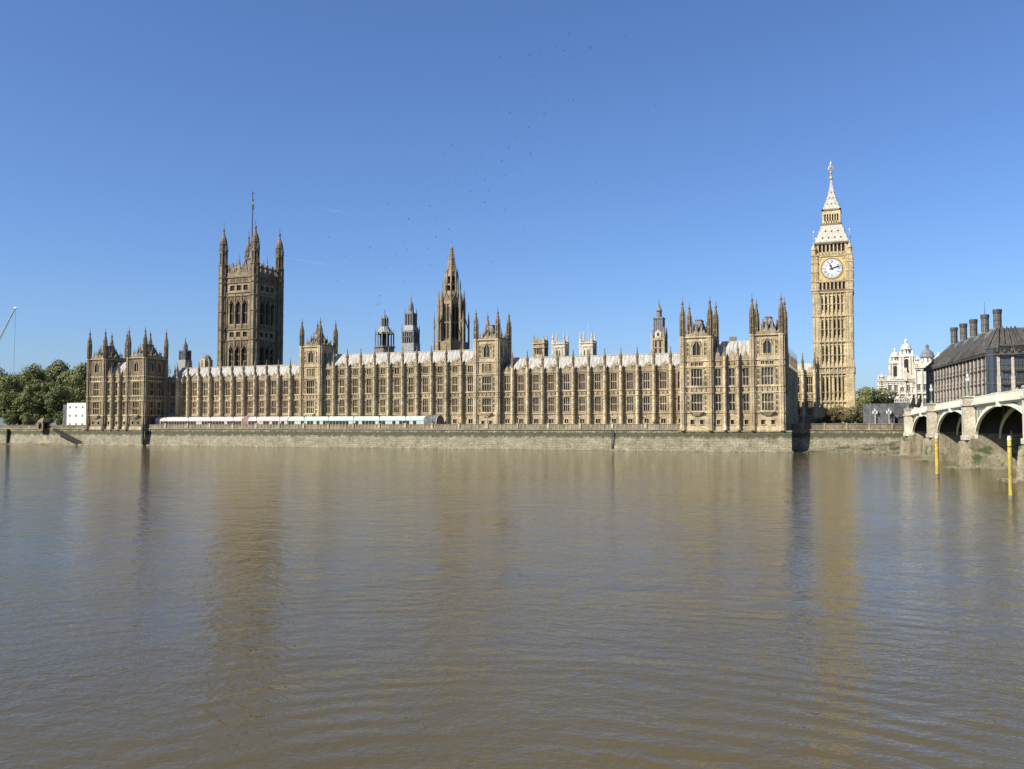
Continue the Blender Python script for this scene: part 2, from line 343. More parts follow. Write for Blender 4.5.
# ------------------------------------------------------------------ windows (shared meshes)
def window_mesh(wd, h, lights, transoms=1, arched=False, oriel=0, glass='glass', trim='stone_trim'):
    g = MB(glass); g.T = lambda a, d, z: (a, -d, z)
    g.face([(-wd/2, -.4, 0), (wd/2, -.4, 0), (wd/2, -.4, h), (-wd/2, -.4, h)])
    f = MB(trim); f.T = g.T
    lw = wd / lights
    for i in range(1, lights): f.box(-wd/2 + i*lw - .065, -wd/2 + i*lw + .065, -.38, -.06, 0, h)
    for i in range(transoms):
        z = h * (i + 1) / (transoms + 1) - .05; f.box(-wd/2, wd/2, -.37, -.08, z - .1, z + .1)
    if h > 2:
        for i in range(lights):
            a = -wd/2 + i*lw
            for top in ([h] + [h * (k + 1) / (transoms + 1) - .15 for k in range(transoms)]):
                f.spandrel(a + .05, a + lw - .05, top - lw * .55, top, -.15, .15, 1)
    if arched: f.spandrel(-wd/2, wd/2, h - wd * .62, h, .03, .4, 1)
    f.box(-wd/2 - .18, wd/2 + .18, -.3, .16, -.22, 0)
    f.box(-wd/2 - .14, -wd/2, 0, .12, 0, h); f.box(wd/2, wd/2 + .14, 0, .12, 0, h)
    f.box(-wd/2 - .2, wd/2 + .2, 0, .2, h, h + .16)
    return g, f
def both(g, f, name='window'):
    m = MB(*g.mats); m.v = list(g.v); m.f = list(g.f); m.mi = list(g.mi)
    k = len(m.v); m.v += f.v; off = len(m.mats); m.mats += f.mats
    m.f += [tuple(i + k for i in q) for q in f.f]; m.mi += [i + off for i in f.mi]
    return m.mesh(name)
WM = {}
def win(key, parent, loc, rotz=0, frame=True):
    """key = (width, height, lights, transoms, arched)"""
    if key not in WM:
        g, f = window_mesh(*key[:5], trim=key[5] if len(key) > 5 else 'stone_trim'); WM[key] = (g.mesh('window'), f.mesh('frame'), both(g, f))
    if frame:
        o = put('window', WM[key][0], parent, loc, rotz); put('frame', WM[key][1], o, loc); return o
    return put('window', WM[key][2], parent, loc, rotz)

# ------------------------------------------------------------------ palace elements
X0 = -154.1
def pinnacle_into(m, a, d, z0, z1, r):
    H = z1 - z0
    m.lathe(a, d, [(z0, r), (z0 + H*.42, r*.92), (z0 + H*.43, r*1.25), (z0 + H*.48, r*1.25), (z0 + H*.49, r*.85), (z0 + H*.66, r*.55), (z0 + H*.86, r*.22), (z0 + H*.87, r*.5), (z0 + H*.91, r*.4), (z0 + H*.92, r*.12), (z1, .03)])
    for k in range(4):
        q = math.pi / 4 + k * math.pi / 2
        m.fr(a + r * math.cos(q), d + r * math.sin(q), z0 + H*.36, z0 + H*.6, r*.22, .02, 4)
def buttress_meshes(par, top, strings, z0=-1.2, st='stone_sunlit'):
    m = MB(st, 'stone_trim'); m.T = lambda a, d, z: (a, -d, z)
    m.box(-.42, .42, -.05, 1.1, z0, par - .6)
    m.fr(0, 1.1, z0, par, .54, .5)
    m.fr(0, 1.1, z0, z0 + 1.3, .85, .78); m.m('stone_trim')
    for s_ in strings: m.fr(0, 1.1, s_ - .14, s_ + .14, .7, .7)
    for k in range(int((par - z0) / 2.6)):
        z = z0 + 2 + k * 2.6; m.box(-.16, .16, 1.5, 1.68, z, z + 1.5, .05, .03)
    p = MB('stone_weathered'); p.T = m.T
    pinnacle_into(p, 0, 1.05, par, top, .46)
    return m.mesh('buttress'), p.mesh('pinnacle')
def parapet_into(m, a0, a1, z0, z1, centre=True, d=0.1):
    m.box(a0, a1, d - .35, d + .02, z0, z0 + (z1 - z0) * .5)
    n = max(3, int((a1 - a0) / .62)); st = (a1 - a0) / n; h = z1 - z0
    for i in range(n):
        if i % 2 == 0: m.gable(a0 + i*st + .05, a0 + (i+1)*st - .05, d - .25, d - .05, z0 + h*.5, z0 + h*.85)
        m.box(a0 + i*st + .18, a0 + (i+1)*st - .18, d + .02, d + .1, z0 + .12, z0 + h*.42)
    if centre:
        c = (a0 + a1) / 2
        m.box(c - .55, c + .55, d - .3, d + .12, z0, z0 + h*.75); m.gable(c - .6, c + .6, d - .28, d + .1, z0 + h*.75, z0 + h*1.12)
        m.fr(c, d - .1, z0 + h*1.05, z0 + h*1.55, .13, .03, 4)
def bay_into(m, a0, a1, wins, bands, strings, z0, z1, ribs=True):
    """one bay of carved wall; wins = [(halfwidth, zb, zt)] ; bands = carved strips"""
    c = (a0 + a1) / 2
    m.m('stone'); m.panel(a0, a1, z0, z1, [(c - hw, c + hw, zb, zt) for hw, zb, zt in wins])
    m.m('stone_trim')
    for s_ in strings: m.box(a0, a1, 0, .24, s_ - .13, s_ + .13)
    for zb, zt in bands:
        n = max(2, int((a1 - a0) / .75)); st = (a1 - a0 - .3) / n
        for i in range(n):
            x = a0 + .15 + i * st
            m.m('stone_trim'); m.box(x + .02, x + .13, 0, .16, zb, zt)
            m.m('stone_dark' if (i % 2) else 'stone_trim'); m.gable(x + .2, x + st - .08, .0, .12, zb + .25, zt - .15)
    if ribs:
        m.m('stone_trim')
        for hw, zb, zt in wins:
            if zt - zb < 2: continue
            for sgn in (-1, 1):
                e = c + sgn * (hw + .42)
                if a0 + .7 < e < a1 - .7:
                    m.box(e - .08, e + .08, 0, .14, zb - .6, zt + .25)
                    e2 = c + sgn * (hw + .78); m.box(e2 - .05, e2 + .05, 0, .1, zb - .6, zt + .25)
                    for q in range(3):
                        z = zb + .3 + q * (zt - zb) / 3; m.m('stone_dark'); m.box(e + sgn*.22 - .1, e + sgn*.22 + .1, 0, .1, z, z + (zt-zb)/5, .04, .03); m.m('stone_trim')

def range_section(root, bxs, x_l, x_r, kind, blabel):
    """a stretch of the river front between two towers"""
    Yw = 276.0
    hi = kind == 'high'
    par0, par1, top = (21.0, 22.8, 28.0) if hi else (17.9, 19.7, 25.1)
    m = MB('stone', 'stone_trim'); m.T = front(0, Yw)
    strings = [4.1, 9.85, 11.45, 17.45] + ([20.9] if hi else [])
    edges = [x_l] + bxs + [x_r]
    sills = []
    for a0, a1 in zip(edges, edges[1:]):
        c = (a0 + a1) / 2; hw = .98
        ws = [(.7, 0.9, 2.3), (hw, 4.75, 9.4), (hw, 11.75, 16.9)] + ([(.95, 18.3, 20.5)] if hi else [])
        bay_into(m, a0, a1, ws, [(9.98, 11.32)] + ([(17.55, 18.1)] if hi else []), strings, -1.3, par0)
        win((1.4, 1.4, 2, 0, False), root, (c, Yw, .9), frame=False).name = 'basement_window'
        win((1.96, 4.65, 3, 1, False), root, (c, Yw, 4.75)); win((1.96, 5.15, 3, 1, False), root, (c, Yw, 11.75))
        if hi: win((1.9, 2.2, 3, 0, False), root, (c, Yw, 18.3), frame=False).name = 'attic_window'
    m.m('stone_trim'); m.box(x_l, x_r, 0, .35, par0 - .15, par0 + .12)
    m.box(x_l, x_r, 0, .3, -1.3, -.2)
    part('wall', m, root)
    p = MB('stone_parapet'); p.T = front(0, Yw)
    for a0, a1 in zip(edges, edges[1:]): parapet_into(p, a0 + .3, a1 - .3, par0 + .12, par1)
    part('parapet', p, root)
    bm_, pm_ = buttress_meshes(par1 - .4, top, strings)
    for x in bxs:
        o = put('buttress', bm_, root, (x, Yw, 0)); put('pinnacle', pm_, o, (x, Yw, 0))
    # roof: steep iron plates, ribs at each bay
    r = MB('roof_pale'); zr = par0 + (5.2 if hi else 5.0); zb = par0 + .3; ya, yb = Yw + 1.2, Yw + 4.6; yc, yd = Yw + 14, Yw + 17.4
    xl, xr = x_l + .3, x_r - .3; hip = 0 if hi else 2.6
    r.hull([(xl, ya, zb), (xr, ya, zb), (xr, yd, zb), (xl, yd, zb)], [(xl + hip, yb, zr), (xr - hip, yb, zr), (xr - hip, yc, zr), (xl + hip, yc, zr)])
    n = int((xr - xl) / 1.3)
    for i in range(n):
        x = xl + hip + (xr - xl - 2*hip) * (i + .5) / n
        r.hull([(x - .06, ya - .05, zb), (x + .06, ya - .05, zb), (x + .06, ya + .1, zb), (x - .06, ya + .1, zb)], [(x - .06, yb - .05, zr + .05), (x + .06, yb - .05, zr + .05), (x + .06, yb + .1, zr), (x - .06, yb + .1, zr)])
    r.box(xl + hip, xr - hip, yb - .1, yb + .1, zr, zr + .35)
    part('roof', r, root)
    d = MB('stone_trim', 'dark'); d.T = lambda a, q, z: (a, -q, z)
    d.box(-.5, .5, -1.6, -.0, 0, 1.0); d.gable(-.62, .62, -1.9, .08, 1.0, 1.9); d.fr(0, 0, 1.8, 2.7, .1, .02, 4); d.m('dark'); d.box(-.3, .3, .0, .03, .25, .95)
    dm = d.mesh('dormer')
    for a0, a1 in zip(edges, edges[1:]): put('dormer', dm, root, ((a0 + a1) / 2 + .6, ya + .2, zb + .2))
    # plain rear wall
    q = MB('stone_weathered'); q.box(x_l, x_r, Yw + .6, Yw + 18, -1.3, par0 - .2); part('rear_wall', q, root)

def turret_into(m, a, d, z0, cor, top, r, strings, trim='stone_trim', st='stone'):
    m.m(st); m.fr(a, d, z0, cor + .4, r, r * .95); m.fr(a, d, z0, z0 + 1.6, r * 1.3, r * 1.15)
    m.m(trim)
    for s_ in strings: m.fr(a, d, s_ - .16, s_ + .16, r * 1.16, r * 1.16)
    for i in range(8):
        q = 2 * math.pi * i / 8 + math.pi / 8
        x, y = a + r * math.cos(q), d + r * math.sin(q)
        m.box(x - .07, x + .07, y - .07, y + .07, z0 + 2, cor)
    H = top - cor; z = cor + .4
    m.m('stone_weathered')
    m.fr(a, d, z, cor + H*.42, r*.7, r*.7)
    for i in range(8):
        q = 2 * math.pi * i / 8 + math.pi / 8; x, y = a + r*.92 * math.cos(q), d + r*.92 * math.sin(q)
        m.box(x - .11, x + .11, y - .11, y + .11, z, cor + H*.5); m.fr(x, y, cor + H*.5, cor + H*.64, .1, .02, 4)
    m.fr(a, d, cor + H*.22, cor + H*.25, r*1.02, r*1.02)
    m.lathe(a, d, [(cor + H*.42, r*1.0), (cor + H*.50, r*1.0), (cor + H*.52, r*.74), (cor + H*.61, r*.8), (cor + H*.69, r*.6), (cor + H*.78, r*.36), (cor + H*.80, r*.26), (cor + H*.81, r*.5), (cor + H*.86, r*.42), (cor + H*.88, r*.16), (top, .04)])

def tower(root, xl, xr, yf, depth, kind, st='stone', trim='stone_trim', skew=0):
    """a turreted tower: part with windows, turrets, roof as sub-parts"""
    if kind == 'wing': z0, w1, w2, s1, small, s2, ar, cor, par, top = -1.3, (4.5, 9.4), (11.9, 16.9), 17.4, (17.75, 18.75), 19.2, (20.9, 24.9), 26.2, 28.0, 38.5
    else: z0, w1, w2, s1, small, s2, ar, cor, par, top = -1.3, (4.7, 9.3), (11.8, 16.7), 17.4, (18.2, 20.9), 21.7, (23.2, 27.5), 29.0, 30.6, 39.8
    body = MB(st, trim); Wd = xr - xl
    loc = ((xl + xr) / 2, yf, z0)
    strings = [4.0, 9.8, 11.5, s1, s2, cor]
    T = []
    # front
    body.T = front(xl, yf); c = Wd / 2
    ops = [(c - 1.75, c + 1.75, *w1), (c - 1.75, c + 1.75, *w2), (c - 1.1, c + 1.1, *ar), (c - 1.9, c - .9, .5, 1.8), (c + .9, c + 1.9, .5, 1.8)]
    ops += [(c - 1.7 + i * 1.2, c - .8 + i * 1.2, *small) for i in range(3)]
    T.append((front(xl, yf), c, ops, 0, (lambda a: (xl + a, yf))))
    body.m(st); body.panel(0, Wd, z0, cor, ops)
    # east side, two bays
    body.T = east(xr, yf); D = depth
    so = []
    for cc in (D * .32, D * .68):
        so += [(cc - .95, cc + .95, *w1), (cc - .95, cc + .95, *w2), (cc - .8, cc + .8, *ar), (cc - .8, cc + .8, *small)]
    body.panel(0, D, z0, cor, so)
    # west + rear plain
    body.T = ident; body.box(xl + .02, xr - 1.2, yf + 1.2, yf + D, z0, cor - .05)
    for T_, L in ((front(xl, yf), Wd), (east(xr, yf), D), (lambda a, d, z: (xl - d, yf + a, z), D), (lambda a, d, z: (xl + a, yf + D + d, z), Wd)):
        body.T = T_; body.m(trim)
        for s_ in strings: body.box(0, L, 0, .25, s_ - .15, s_ + .15)
        body.box(0, L, 0, .4, cor - .1, cor + .25)
        body.box(0, L, 0, .3, z0, z0 + 1.1)
        # carved band
        n = int(L / .7)
        for i in range(n):
            x = .2 + i * (L - .4) / n; body.m('stone_dark' if i % 2 else trim); body.gable(x + .1, x + .55, 0, .13, 10.05, 11.3)
            body.m(trim); body.box(x, x + .1, 0, .16, 9.9, 11.4)
        body.m('stone_parapet'); parapet_into(body, .6, L - .6, cor + .25, par, True)
        for k in (L * .3, L * .7): pinnacle_into(body, k, -.1, cor + 1, par + 1.9, .24)
    body.T = front(xl, yf)
    # oriel under the first floor window
    body.m(trim)
    body.hull([(c - 1.0, 0, 3.0), (c + 1.0, 0, 3.0), (c + .7, .35, 3.0), (c - .7, .35, 3.0)], [(c - 2.1, 0, w1[0] - .45), (c + 2.1, 0, w1[0] - .45), (c + 1.6, .95, w1[0] - .45), (c - 1.6, .95, w1[0] - .45)])
    body.box(c - 2.1, c + 2.1, 0, .98, w1[0] - .45, w1[0] - .22)
    # niches flanking the windows
    for zlo, zhi in (w1, w2, ar):
        for e in (c - 2.55, c + 2.55):
            for k in range(3):
                z = zlo + .2 + k * (zhi - zlo) / 3
                body.m('stone_dark'); body.box(e - .22, e + .22, 0, .15, z, z + (zhi - zlo) * .2, .08, .04)
            for e2 in (-.9, .72): body.m(trim); body.box(e + e2 * (1 if e > c else -1) - .05, e + e2 * (1 if e > c else -1) + .05, 0, .12, zlo - .5, zhi + .3)
            body.m(trim); body.box(e - .42, e - .32, 0, .16, zlo - .5, zhi + .3); body.box(e + .32, e + .42, 0, .16, zlo - .5, zhi + .3)
    body.m('stone_dark')
    for i in range(10):     # carved surround of the arched window
        q = math.pi * i / 9; body.box(c + 1.55 * math.cos(q) - .14, c + 1.55 * math.cos(q) + .14, 0, .16, ar[1] - 1.3 + 1.5 * math.sin(q) - .14, ar[1] - 1.3 + 1.5 * math.sin(q) + .14)
    off = Vector(loc); W_ = put('tower', body.mesh('tower', off), root, off)
    for o_ in (0,):
        X = (xl + xr) / 2
        win((3.5, w1[1] - w1[0], 4, 1, False, trim), W_, (X, yf, w1[0]), frame=False); win((3.5, w2[1] - w2[0], 4, 1, False, trim), W_, (X, yf, w2[0]), frame=False)
        win((2.2, ar[1] - ar[0], 2, 0, True, trim), W_, (X, yf, ar[0]), frame=False)
        for sg in (-1, 1): win((1.0, 1.3, 1, 0, False, trim), W_, (X + sg * 1.4, yf, .5), frame=False)
        for i in range(3): win((.9, small[1] - small[0], 2, 0, False, trim), W_, (X - 1.25 + i * 1.2, yf, small[0]), frame=False)
        for cc in (D * .32, D * .68):
            win((1.9, w1[1] - w1[0], 2, 1, False, trim), W_, (xr, yf + cc, w1[0]), R(90), False); win((1.9, w2[1] - w2[0], 2, 1, False, trim), W_, (xr, yf + cc, w2[0]), R(90), False)
            win((1.6, ar[1] - ar[0], 2, 0, True, trim), W_, (xr, yf + cc, ar[0]), R(90), False); win((1.6, small[1] - small[0], 2, 0, False, trim), W_, (xr, yf + cc, small[0]), R(90), False)
    t = MB(st, trim, 'stone_weathered'); turret_into(t, 0, 0, z0, cor, top, .84, strings, trim, st); tm = t.mesh('turret')
    for x, y in ((xl, yf), (xr, yf), (xl, yf + D), (xr, yf + D)): put('turret', tm, W_, (x, y, 0))
    r = MB('roof_lead', 'stone_weathered'); r.box(xl + 1.2, xr - 1.2, yf + 1.2, yf + D - 1.2, cor + .2, par + 3.6, Wd * .26, Wd * .26)
    r.box(xl + 3.1, xr - 3.1, yf + 3.1, yf + D - 3.1, par + 3.6, par + 3.9)
    for q in (-1, 0, 1):
        r.m('stone_weathered'); pinnacle_into(r, (xl + xr) / 2 + q * 1.3, yf + 1.6 + abs(q)*.4, par - .8, par + 3.4 + (1 - abs(q)) * .8, .3)
        pinnacle_into(r, xr - 1.6, yf + D / 2 + q * 1.8, par - .8, par + 3.2, .3)
    part('roof', r, W_)
    return W_

# ------------------------------------------------------------------ palace: main river range
pal = thing('palace', (X0, 276, -1.3), 'long honey stone Gothic palace range with pale iron roofs behind the river terrace', 'palace')
L = [-53.7 - 0.0]
xr_low = [X0 + 44.3 + 5.3 * i for i in range(11)]        # right low section
xl_low = sorted([X0 - (x - X0) for x in xr_low])
xc = [X0 + (i - 4.5) * 5.65 for i in range(10)]
range_section(pal, xr_low, -114.4, -51.0, 'low', '')
range_section(pal, xl_low, 2 * X0 + 51.0, 2 * X0 + 114.4, 'low', '')
range_section(pal, xc, X0 - 31.5, X0 + 31.5, 'high', '')
tower(pal, -123.0, -115.0, 274.6, 10, 'mid'); tower(pal, 2*X0 + 115.0, 2*X0 + 123.0, 274.6, 10, 'mid', 'stone', 'stone_trim')
r = MB('roof_dark')    # inner slate roofs behind the range
r.hull([(-262, 297, 14), (-40, 297, 14), (-40, 312, 14), (-262, 312, 14)], [(-258, 303, 24.0), (-44, 303, 24.0), (-44, 306, 24.0), (-258, 306, 24.0)])
r.m('stone_weathered'); r.box(-262, -40, 297.5, 311.5, -1.3, 14)
part('inner_roof', r, pal)

# ------------------------------------------------------------------ palace end wings
def wing(xa, label, st, trim):
    """xa = x of west tower's left turret; wing is 28.5 m wide"""
    root = thing('palace_wing', (xa + 14.2, 264, -1.3), label, 'palace wing', 'end wings of the palace')
    yf = 264.0
    tower(root, xa, xa + 8.1, yf, 11, 'wing', st, trim); tower(root, xa + 20.2, xa + 28.3, yf, 11, 'wing', st, trim)
    m = MB('stone', trim); m.T = front(0, yf + .5); xs = [xa + 8.1, xa + 12.3, xa + 16.1, xa + 20.2]
    strings = [4.0, 9.8, 11.5, 17.4, 19.2]
    for a0, a1 in zip(xs, xs[1:]):
        c = (a0 + a1) / 2
        bay_into(m, a0, a1, [(.5, .5, 1.8), (.8, 4.5, 9.4), (.8, 11.9, 16.9)], [(9.95, 11.35), (17.55, 19.0)], strings, -1.3, 19.3, False)
        win((1.0, 1.3, 1, 0, False, trim), root, (c, yf + .5, .5), frame=False).name = 'basement_window'
        win((1.6, 4.9, 2, 1, False, trim), root, (c, yf + .5, 4.5)); win((1.6, 5.0, 2, 1, False, trim), root, (c, yf + .5, 11.9))
    m.m(trim); m.box(xs[0], xs[-1], 0, .3, -1.3, -.2)
    m.T = ident; m.m('stone_weathered'); m.box(xa + 1, xa + 27.3, yf + 9, yf + 60, -1.3, 17.7)   # body behind
    part('wall', m, root)
    p = MB('stone_parapet'); p.T = front(0, yf + .5)
    for a0, a1 in zip(xs, xs[1:]): parapet_into(p, a0 + .3, a1 - .3, 19.3, 21.7)
    part('parapet', p, root)
    bm_, pm_ = buttress_meshes(20.4, 24.3, strings)
    for x in xs[1:-1]:
        o = put('buttress', bm_, root, (x, yf + .3, 0), scale=(.75, .75, 1)); put('pinnacle', pm_, o, (x, yf + .3, 0))
    r = MB('roof_pale', 'roof_lead', 'stone_weathered'); r.hull([(xa + 7, yf + 1.6, 19.3), (xa + 21.3, yf + 1.6, 19.3), (xa + 21.3, yf + 12, 19.3), (xa + 7, yf + 12, 19.3)], [(xa + 10.5, yf + 5, 25.2), (xa + 21.3, yf + 5, 25.2), (xa + 21.3, yf + 9, 25.2), (xa + 10.5, yf + 9, 25.2)])
    for k in range(9):
        x = xa + 10.8 + k * 1.15; r.hull([(x - .06, yf + 1.5, 19.3), (x + .06, yf + 1.5, 19.3), (x + .06, yf + 1.7, 19.3), (x - .06, yf + 1.7, 19.3)], [(x - .06, yf + 4.9, 25.3), (x + .06, yf + 4.9, 25.3), (x + .06, yf + 5.1, 25.2), (x - .06, yf + 5.1, 25.2)])
    r.m('roof_lead'); r.box(xa + 8, xa + 14, yf + 13, yf + 22, 19, 24.6, 1.5, 3); r.m('stone_weathered'); r.box(xa + 12.2, xa + 14.2, yf + 10, yf + 11.2, 24, 27)
    part('roof', r, root)
    # north flank behind the corner tower
    f = MB('stone', trim); f.T = east(xa + 28.0, yf + 11)
    fs = [0, 5.0, 10.0, 15.0, 20.0, 25.0, 30.0, 35.0, 40.0, 45.0, 49.5]
    for a0, a1 in zip(fs, fs[1:]):
        bay_into(f, a0, a1, [(.85, 4.5, 9.4), (.85, 11.9, 16.6)] if a1 - a0 > 4 else [], [(9.95, 11.35)], [4.0, 9.8, 11.5, 17.4], -1.3, 17.9, False)
        f.m(trim); parapet_into(f, a0 + .3, a1 - .3, 17.9, 19.6)
    part('flank_wall', f, root)
    for a0, a1 in list(zip(fs, fs[1:])):
        for z, h in ((4.5, 4.9), (11.9, 4.7)): win((1.7, h, 2, 1, False, trim), root, (xa + 28.0, yf + 11 + (a0 + a1) / 2, z), R(90), False)
    bm2, pm2 = buttress_meshes(19.3, 24.6, [4.0, 9.8, 11.5, 17.4])
    for a in fs[1:-1]:
        o = put('buttress', bm2, root, (xa + 28.0, yf + 11 + a, 0), R(90), scale=(.8, .4, 1)); q = put('pinnacle', pm2, o, (xa + 28.0, yf + 11 + a, 0))
    return root
wing(-50.9, 'bright right-hand palace wing with two turreted towers near the clock tower', 'stone', 'stone_trim')
wing(2 * X0 + 50.9 - 28.3, 'duller left-hand end wing of the palace with two turreted towers next to the trees', 'stone_weathered', 'stone_trim')
# courtyard range between north flank and clock tower
cb = thing('courtyard_range', (-21, 334, -1.3), 'low Gothic range half in shadow between the right palace wing and clock tower', 'building')
m = MB('stone', 'stone_trim'); m.T = front(-25, 334); m.T = front(-25, 334)
for i in range(2):
    a0 = -.8 + i * 4.4
    bay_into(m, a0, a0 + 4.4, [(.95, 12, 17.6), (.95, 4, 9)], [(10, 11.4)], [3.6, 9.8, 11.6, 18.4], -1.3, 19, False)
    win((1.9, 5.6, 3, 1, False), cb, (-25 + a0 + 2.2, 334, 12)); win((1.9, 5.0, 3, 1, False), cb, (-25 + a0 + 2.2, 334, 4))
m.m('stone_trim'); parapet_into(m, -.6, 3.3, 19, 20.8); parapet_into(m, 3.9, 7.7, 19, 20.8)
m.m('stone_weathered'); m.box(-.8, 8.0, -9, -.6, -1.3, 18.9)
part('wall', m, cb)
r = MB('roof_pale'); r.box(-25.6, -17.6, 335, 343, 19, 22.6, 1, 3); part('roof', r, cb)
bm2, pm2 = buttress_meshes(20, 26.5, [3.6, 9.8, 11.6, 18.4])
for x in (-21.4, -17.4): o = put('buttress', bm2, cb, (x, 334, 0)); put('pinnacle', pm2, o, (x, 334, 0))

# ------------------------------------------------------------------ great square tower (left)
VX0, VX1, VY0 = -294.2, -275.1, 352.0; VD = 19.1
vt = thing('great_tower', (-284.6, 361.5, -1.3), 'tall square brown stone tower with corner turrets and a flagpole at the left', 'tower')
m = MB('stone_old', 'stone_weathered')
Tv = [(front(VX0, VY0), VD), (east(VX1, VY0), VD), (lambda a, d, z: (VX0 - d, VY0 + a, z), VD), (lambda a, d, z: (VX0 + a, VY0 + VD + d, z), VD)]
cs = [VD / 2 - 3.95, VD / 2, VD / 2 + 3.95]
for k, (T_, L_) in enumerate(Tv):
    m.T = T_; ops = []
    if k < 2:
        for c in cs:
            ops += [(c - 1.5, c + 1.5, 28.5, 38.4), (c - 1.5, c + 1.5, 49.8, 60.8), (c - 1.3, c + 1.3, 43.5, 45.8), (c - 1.3, c + 1.3, 66.2, 68.8)]
    m.m('stone_old'); m.panel(0, L_, -1.3, 73, ops, 1.0)
    m.m('stone_weathered')
    for s_ in (26.5, 41.9, 47.2, 63.6, 65.2, 70.2, 72.8): m.box(0, L_, 0, .4, s_ - .2, s_ + .2)
    for c in cs:
        for zt in (38.4, 60.8):
            for sg in (-1, 1):      # crocketed gables over the windows
                m.hull([(c + sg*1.75, 0, zt - 1.6), (c + sg*1.35, 0, zt - 1.4), (c + sg*1.35, .4, zt - 1.4), (c + sg*1.75, .4, zt - 1.6)], [(c + sg*.2, 0, zt + 2.3), (c, 0, zt + 1.6), (c, .4, zt + 1.6), (c + sg*.2, .4, zt + 2.3)])
        for i in range(5): m.gable(c - 1.6 + i*.66, c - 1.1 + i*.66, 0, .22, 70.5, 72.4)
    for e in (2.6, cs[0] + 1.97, cs[1] + 1.97, L_ - 2.6):
        for z0_, z1_ in ((27, 41.5), (48, 63.2)): m.box(e - .3, e + .3, 0, .5, z0_, z1_); m.fr(e, .3, z1_ - .5, z1_ + 2.2, .3, .02, 4)
    for e in [x * .8 + 2.3 for x in range(19)]:
        m.box(e - .1, e + .1, 0, .2, 47.4, 49.3) if 2 < e < L_ - 2 else None
        m.box(e - .1, e + .1, 0, .2, 61.5, 63.4) if 2 < e < L_ - 2 else None
        m.box(e - .1, e + .1, 0, .2, 39.5, 41.8) if 2 < e < L_ - 2 else None
    # open parapet with crest
    m.box(1, L_ - 1, -.5, .1, 73, 74.6)
    for i in range(12):
        e = 2 + i * (L_ - 4) / 11
        m.box(e - .22, e + .22, -.4, .0, 74.6, 77.2); m.fr(e, -.2, 77.2, 78.8, .3, .03, 4)
    m.box(1, L_ - 1, -.4, -.05, 76.6, 77.2)
    for c in cs: m.gable(c - 1.5, c + 1.5, -.3, .15, 74.6, 79.2)
    m.fr(L_ / 2, -.2, 77, 83.0, .5, .03, 4)
m.T = ident; m.m('stone_old'); m.box(VX0 + 1.4, VX1 - 1.4, VY0 + 1.4, VY0 + VD - 1.4, -1.3, 73)
def vup(mb): mb.v = [(x, y, z if z < 73 else z + (z - 73) * .11 + .4) for x, y, z in mb.v]
vup(m); part('shaft', m, vt)
gv, fv = window_mesh(3.0, 9.9, 2, 2, True, trim='stone_weathered'); gv2, fv2 = window_mesh(3.0, 11.0, 2, 1, True, trim='stone_weathered'); gv3, fv3 = window_mesh(2.6, 2.3, 3, 0, False, trim='stone_weathered')
vm1, vm2, vm3 = both(gv, fv), both(gv2, fv2), both(gv3, fv3)
for c in cs:
    for vm, z in ((vm1, 28.5), (vm2, 49.8), (vm3, 43.5), (vm3, 66.3)):
        put('window', vm, vt, (VX0 + c, VY0 + .45, z)); put('window', vm, vt, (VX1 - .45, VY0 + c, z), R(90))
t = MB('stone_old', 'stone_weathered'); t.fr(0, 0, -1.3, 78, 2.15, 2.1)
t.m('stone_weathered')
for s_ in (26.5, 41.9, 47.2, 56, 63.6, 70.2, 72.8, 78): t.fr(0, 0, s_ - .25, s_ + .25, 2.45, 2.45)
for i in range(8):
    q = 2 * math.pi * i / 8 + math.pi / 8
    x, y = 2.1 * math.cos(q), 2.1 * math.sin(q); t.box(x - .16, x + .16, y - .16, y + .16, 0, 78)
    x, y = 1.75 * math.cos(q), 1.75 * math.sin(q); t.box(x - .24, x + .24, y - .24, y + .24, 78, 84.5); t.fr(x * 1.15, y * 1.15, 84.2, 88.0, .28, .03, 4)
t.m('dark'); t.fr(0, 0, 78.2, 83.4, 1.1, 1.1); t.m('stone_weathered')
t.lathe(0, 0, [(83.2, 2.1), (84.6, 2.1), (84.7, 1.5), (87.2, 1.55), (87.5, 1.8), (88.8, 1.75), (90.2, 1.35), (91.6, .7), (93.4, .3), (93.6, .6), (94.4, .5), (94.6, .2), (98.0, .04)])
vup(t); tm = t.mesh('turret')
for x, y in ((VX0, VY0), (VX1, VY0), (VX0, VY0 + VD), (VX1, VY0 + VD)): put('turret', tm, vt, (x, y, 0))
r = MB('roof_lead', 'iron'); cx, cy = -284.65, 361.55
r.box(cx - 7.5, cx + 7.5, cy - 7.5, cy + 7.5, 73, 79, 4.4, 4.4)
for sx in (-1, 1):
    for sy in (-1, 1): r.tube((cx + sx * 3, cy + sy * 3, 78.5), (cx + sx * .5, cy + sy * .5, 89), .25, .18)
r.lathe(cx, cy, [(79, 2.6), (83, 2.2), (83.1, 2.7), (83.6, 2.7), (83.8, 1.6), (88.6, .7), (88.8, 1.1), (89.3, 1.1), (89.6, .5)])
part('roof_lantern', r, vt)
f = MB('iron', 'white'); f.fr(cx, cy, 88, 116.2, .34, .2, 8); f.m('iron'); f.fr(cx, cy, 116.2, 117, .4, .35); f.lathe(cx, cy, [(117, .12), (119.0, .03)])
part('flagpole', f, vt)
f = MB('blue_black', 'bronze')
for i, mm in enumerate(('bronze', 'gilt', 'bronze', 'blue_black')):
    f.m(mm); z = 113.5 - i * 1.3; f.hull([(cx + .15, cy - .1, z - 1.2), (cx + .75 - .1 * i, cy - .3, z - 1.3), (cx + .6, cy + .2, z - 1.2)], [(cx + .15, cy - .1, z), (cx + .8 - .1 * (i % 2), cy - .25, z), (cx + .6, cy + .25, z)])
flag = part('flag', f, vt)

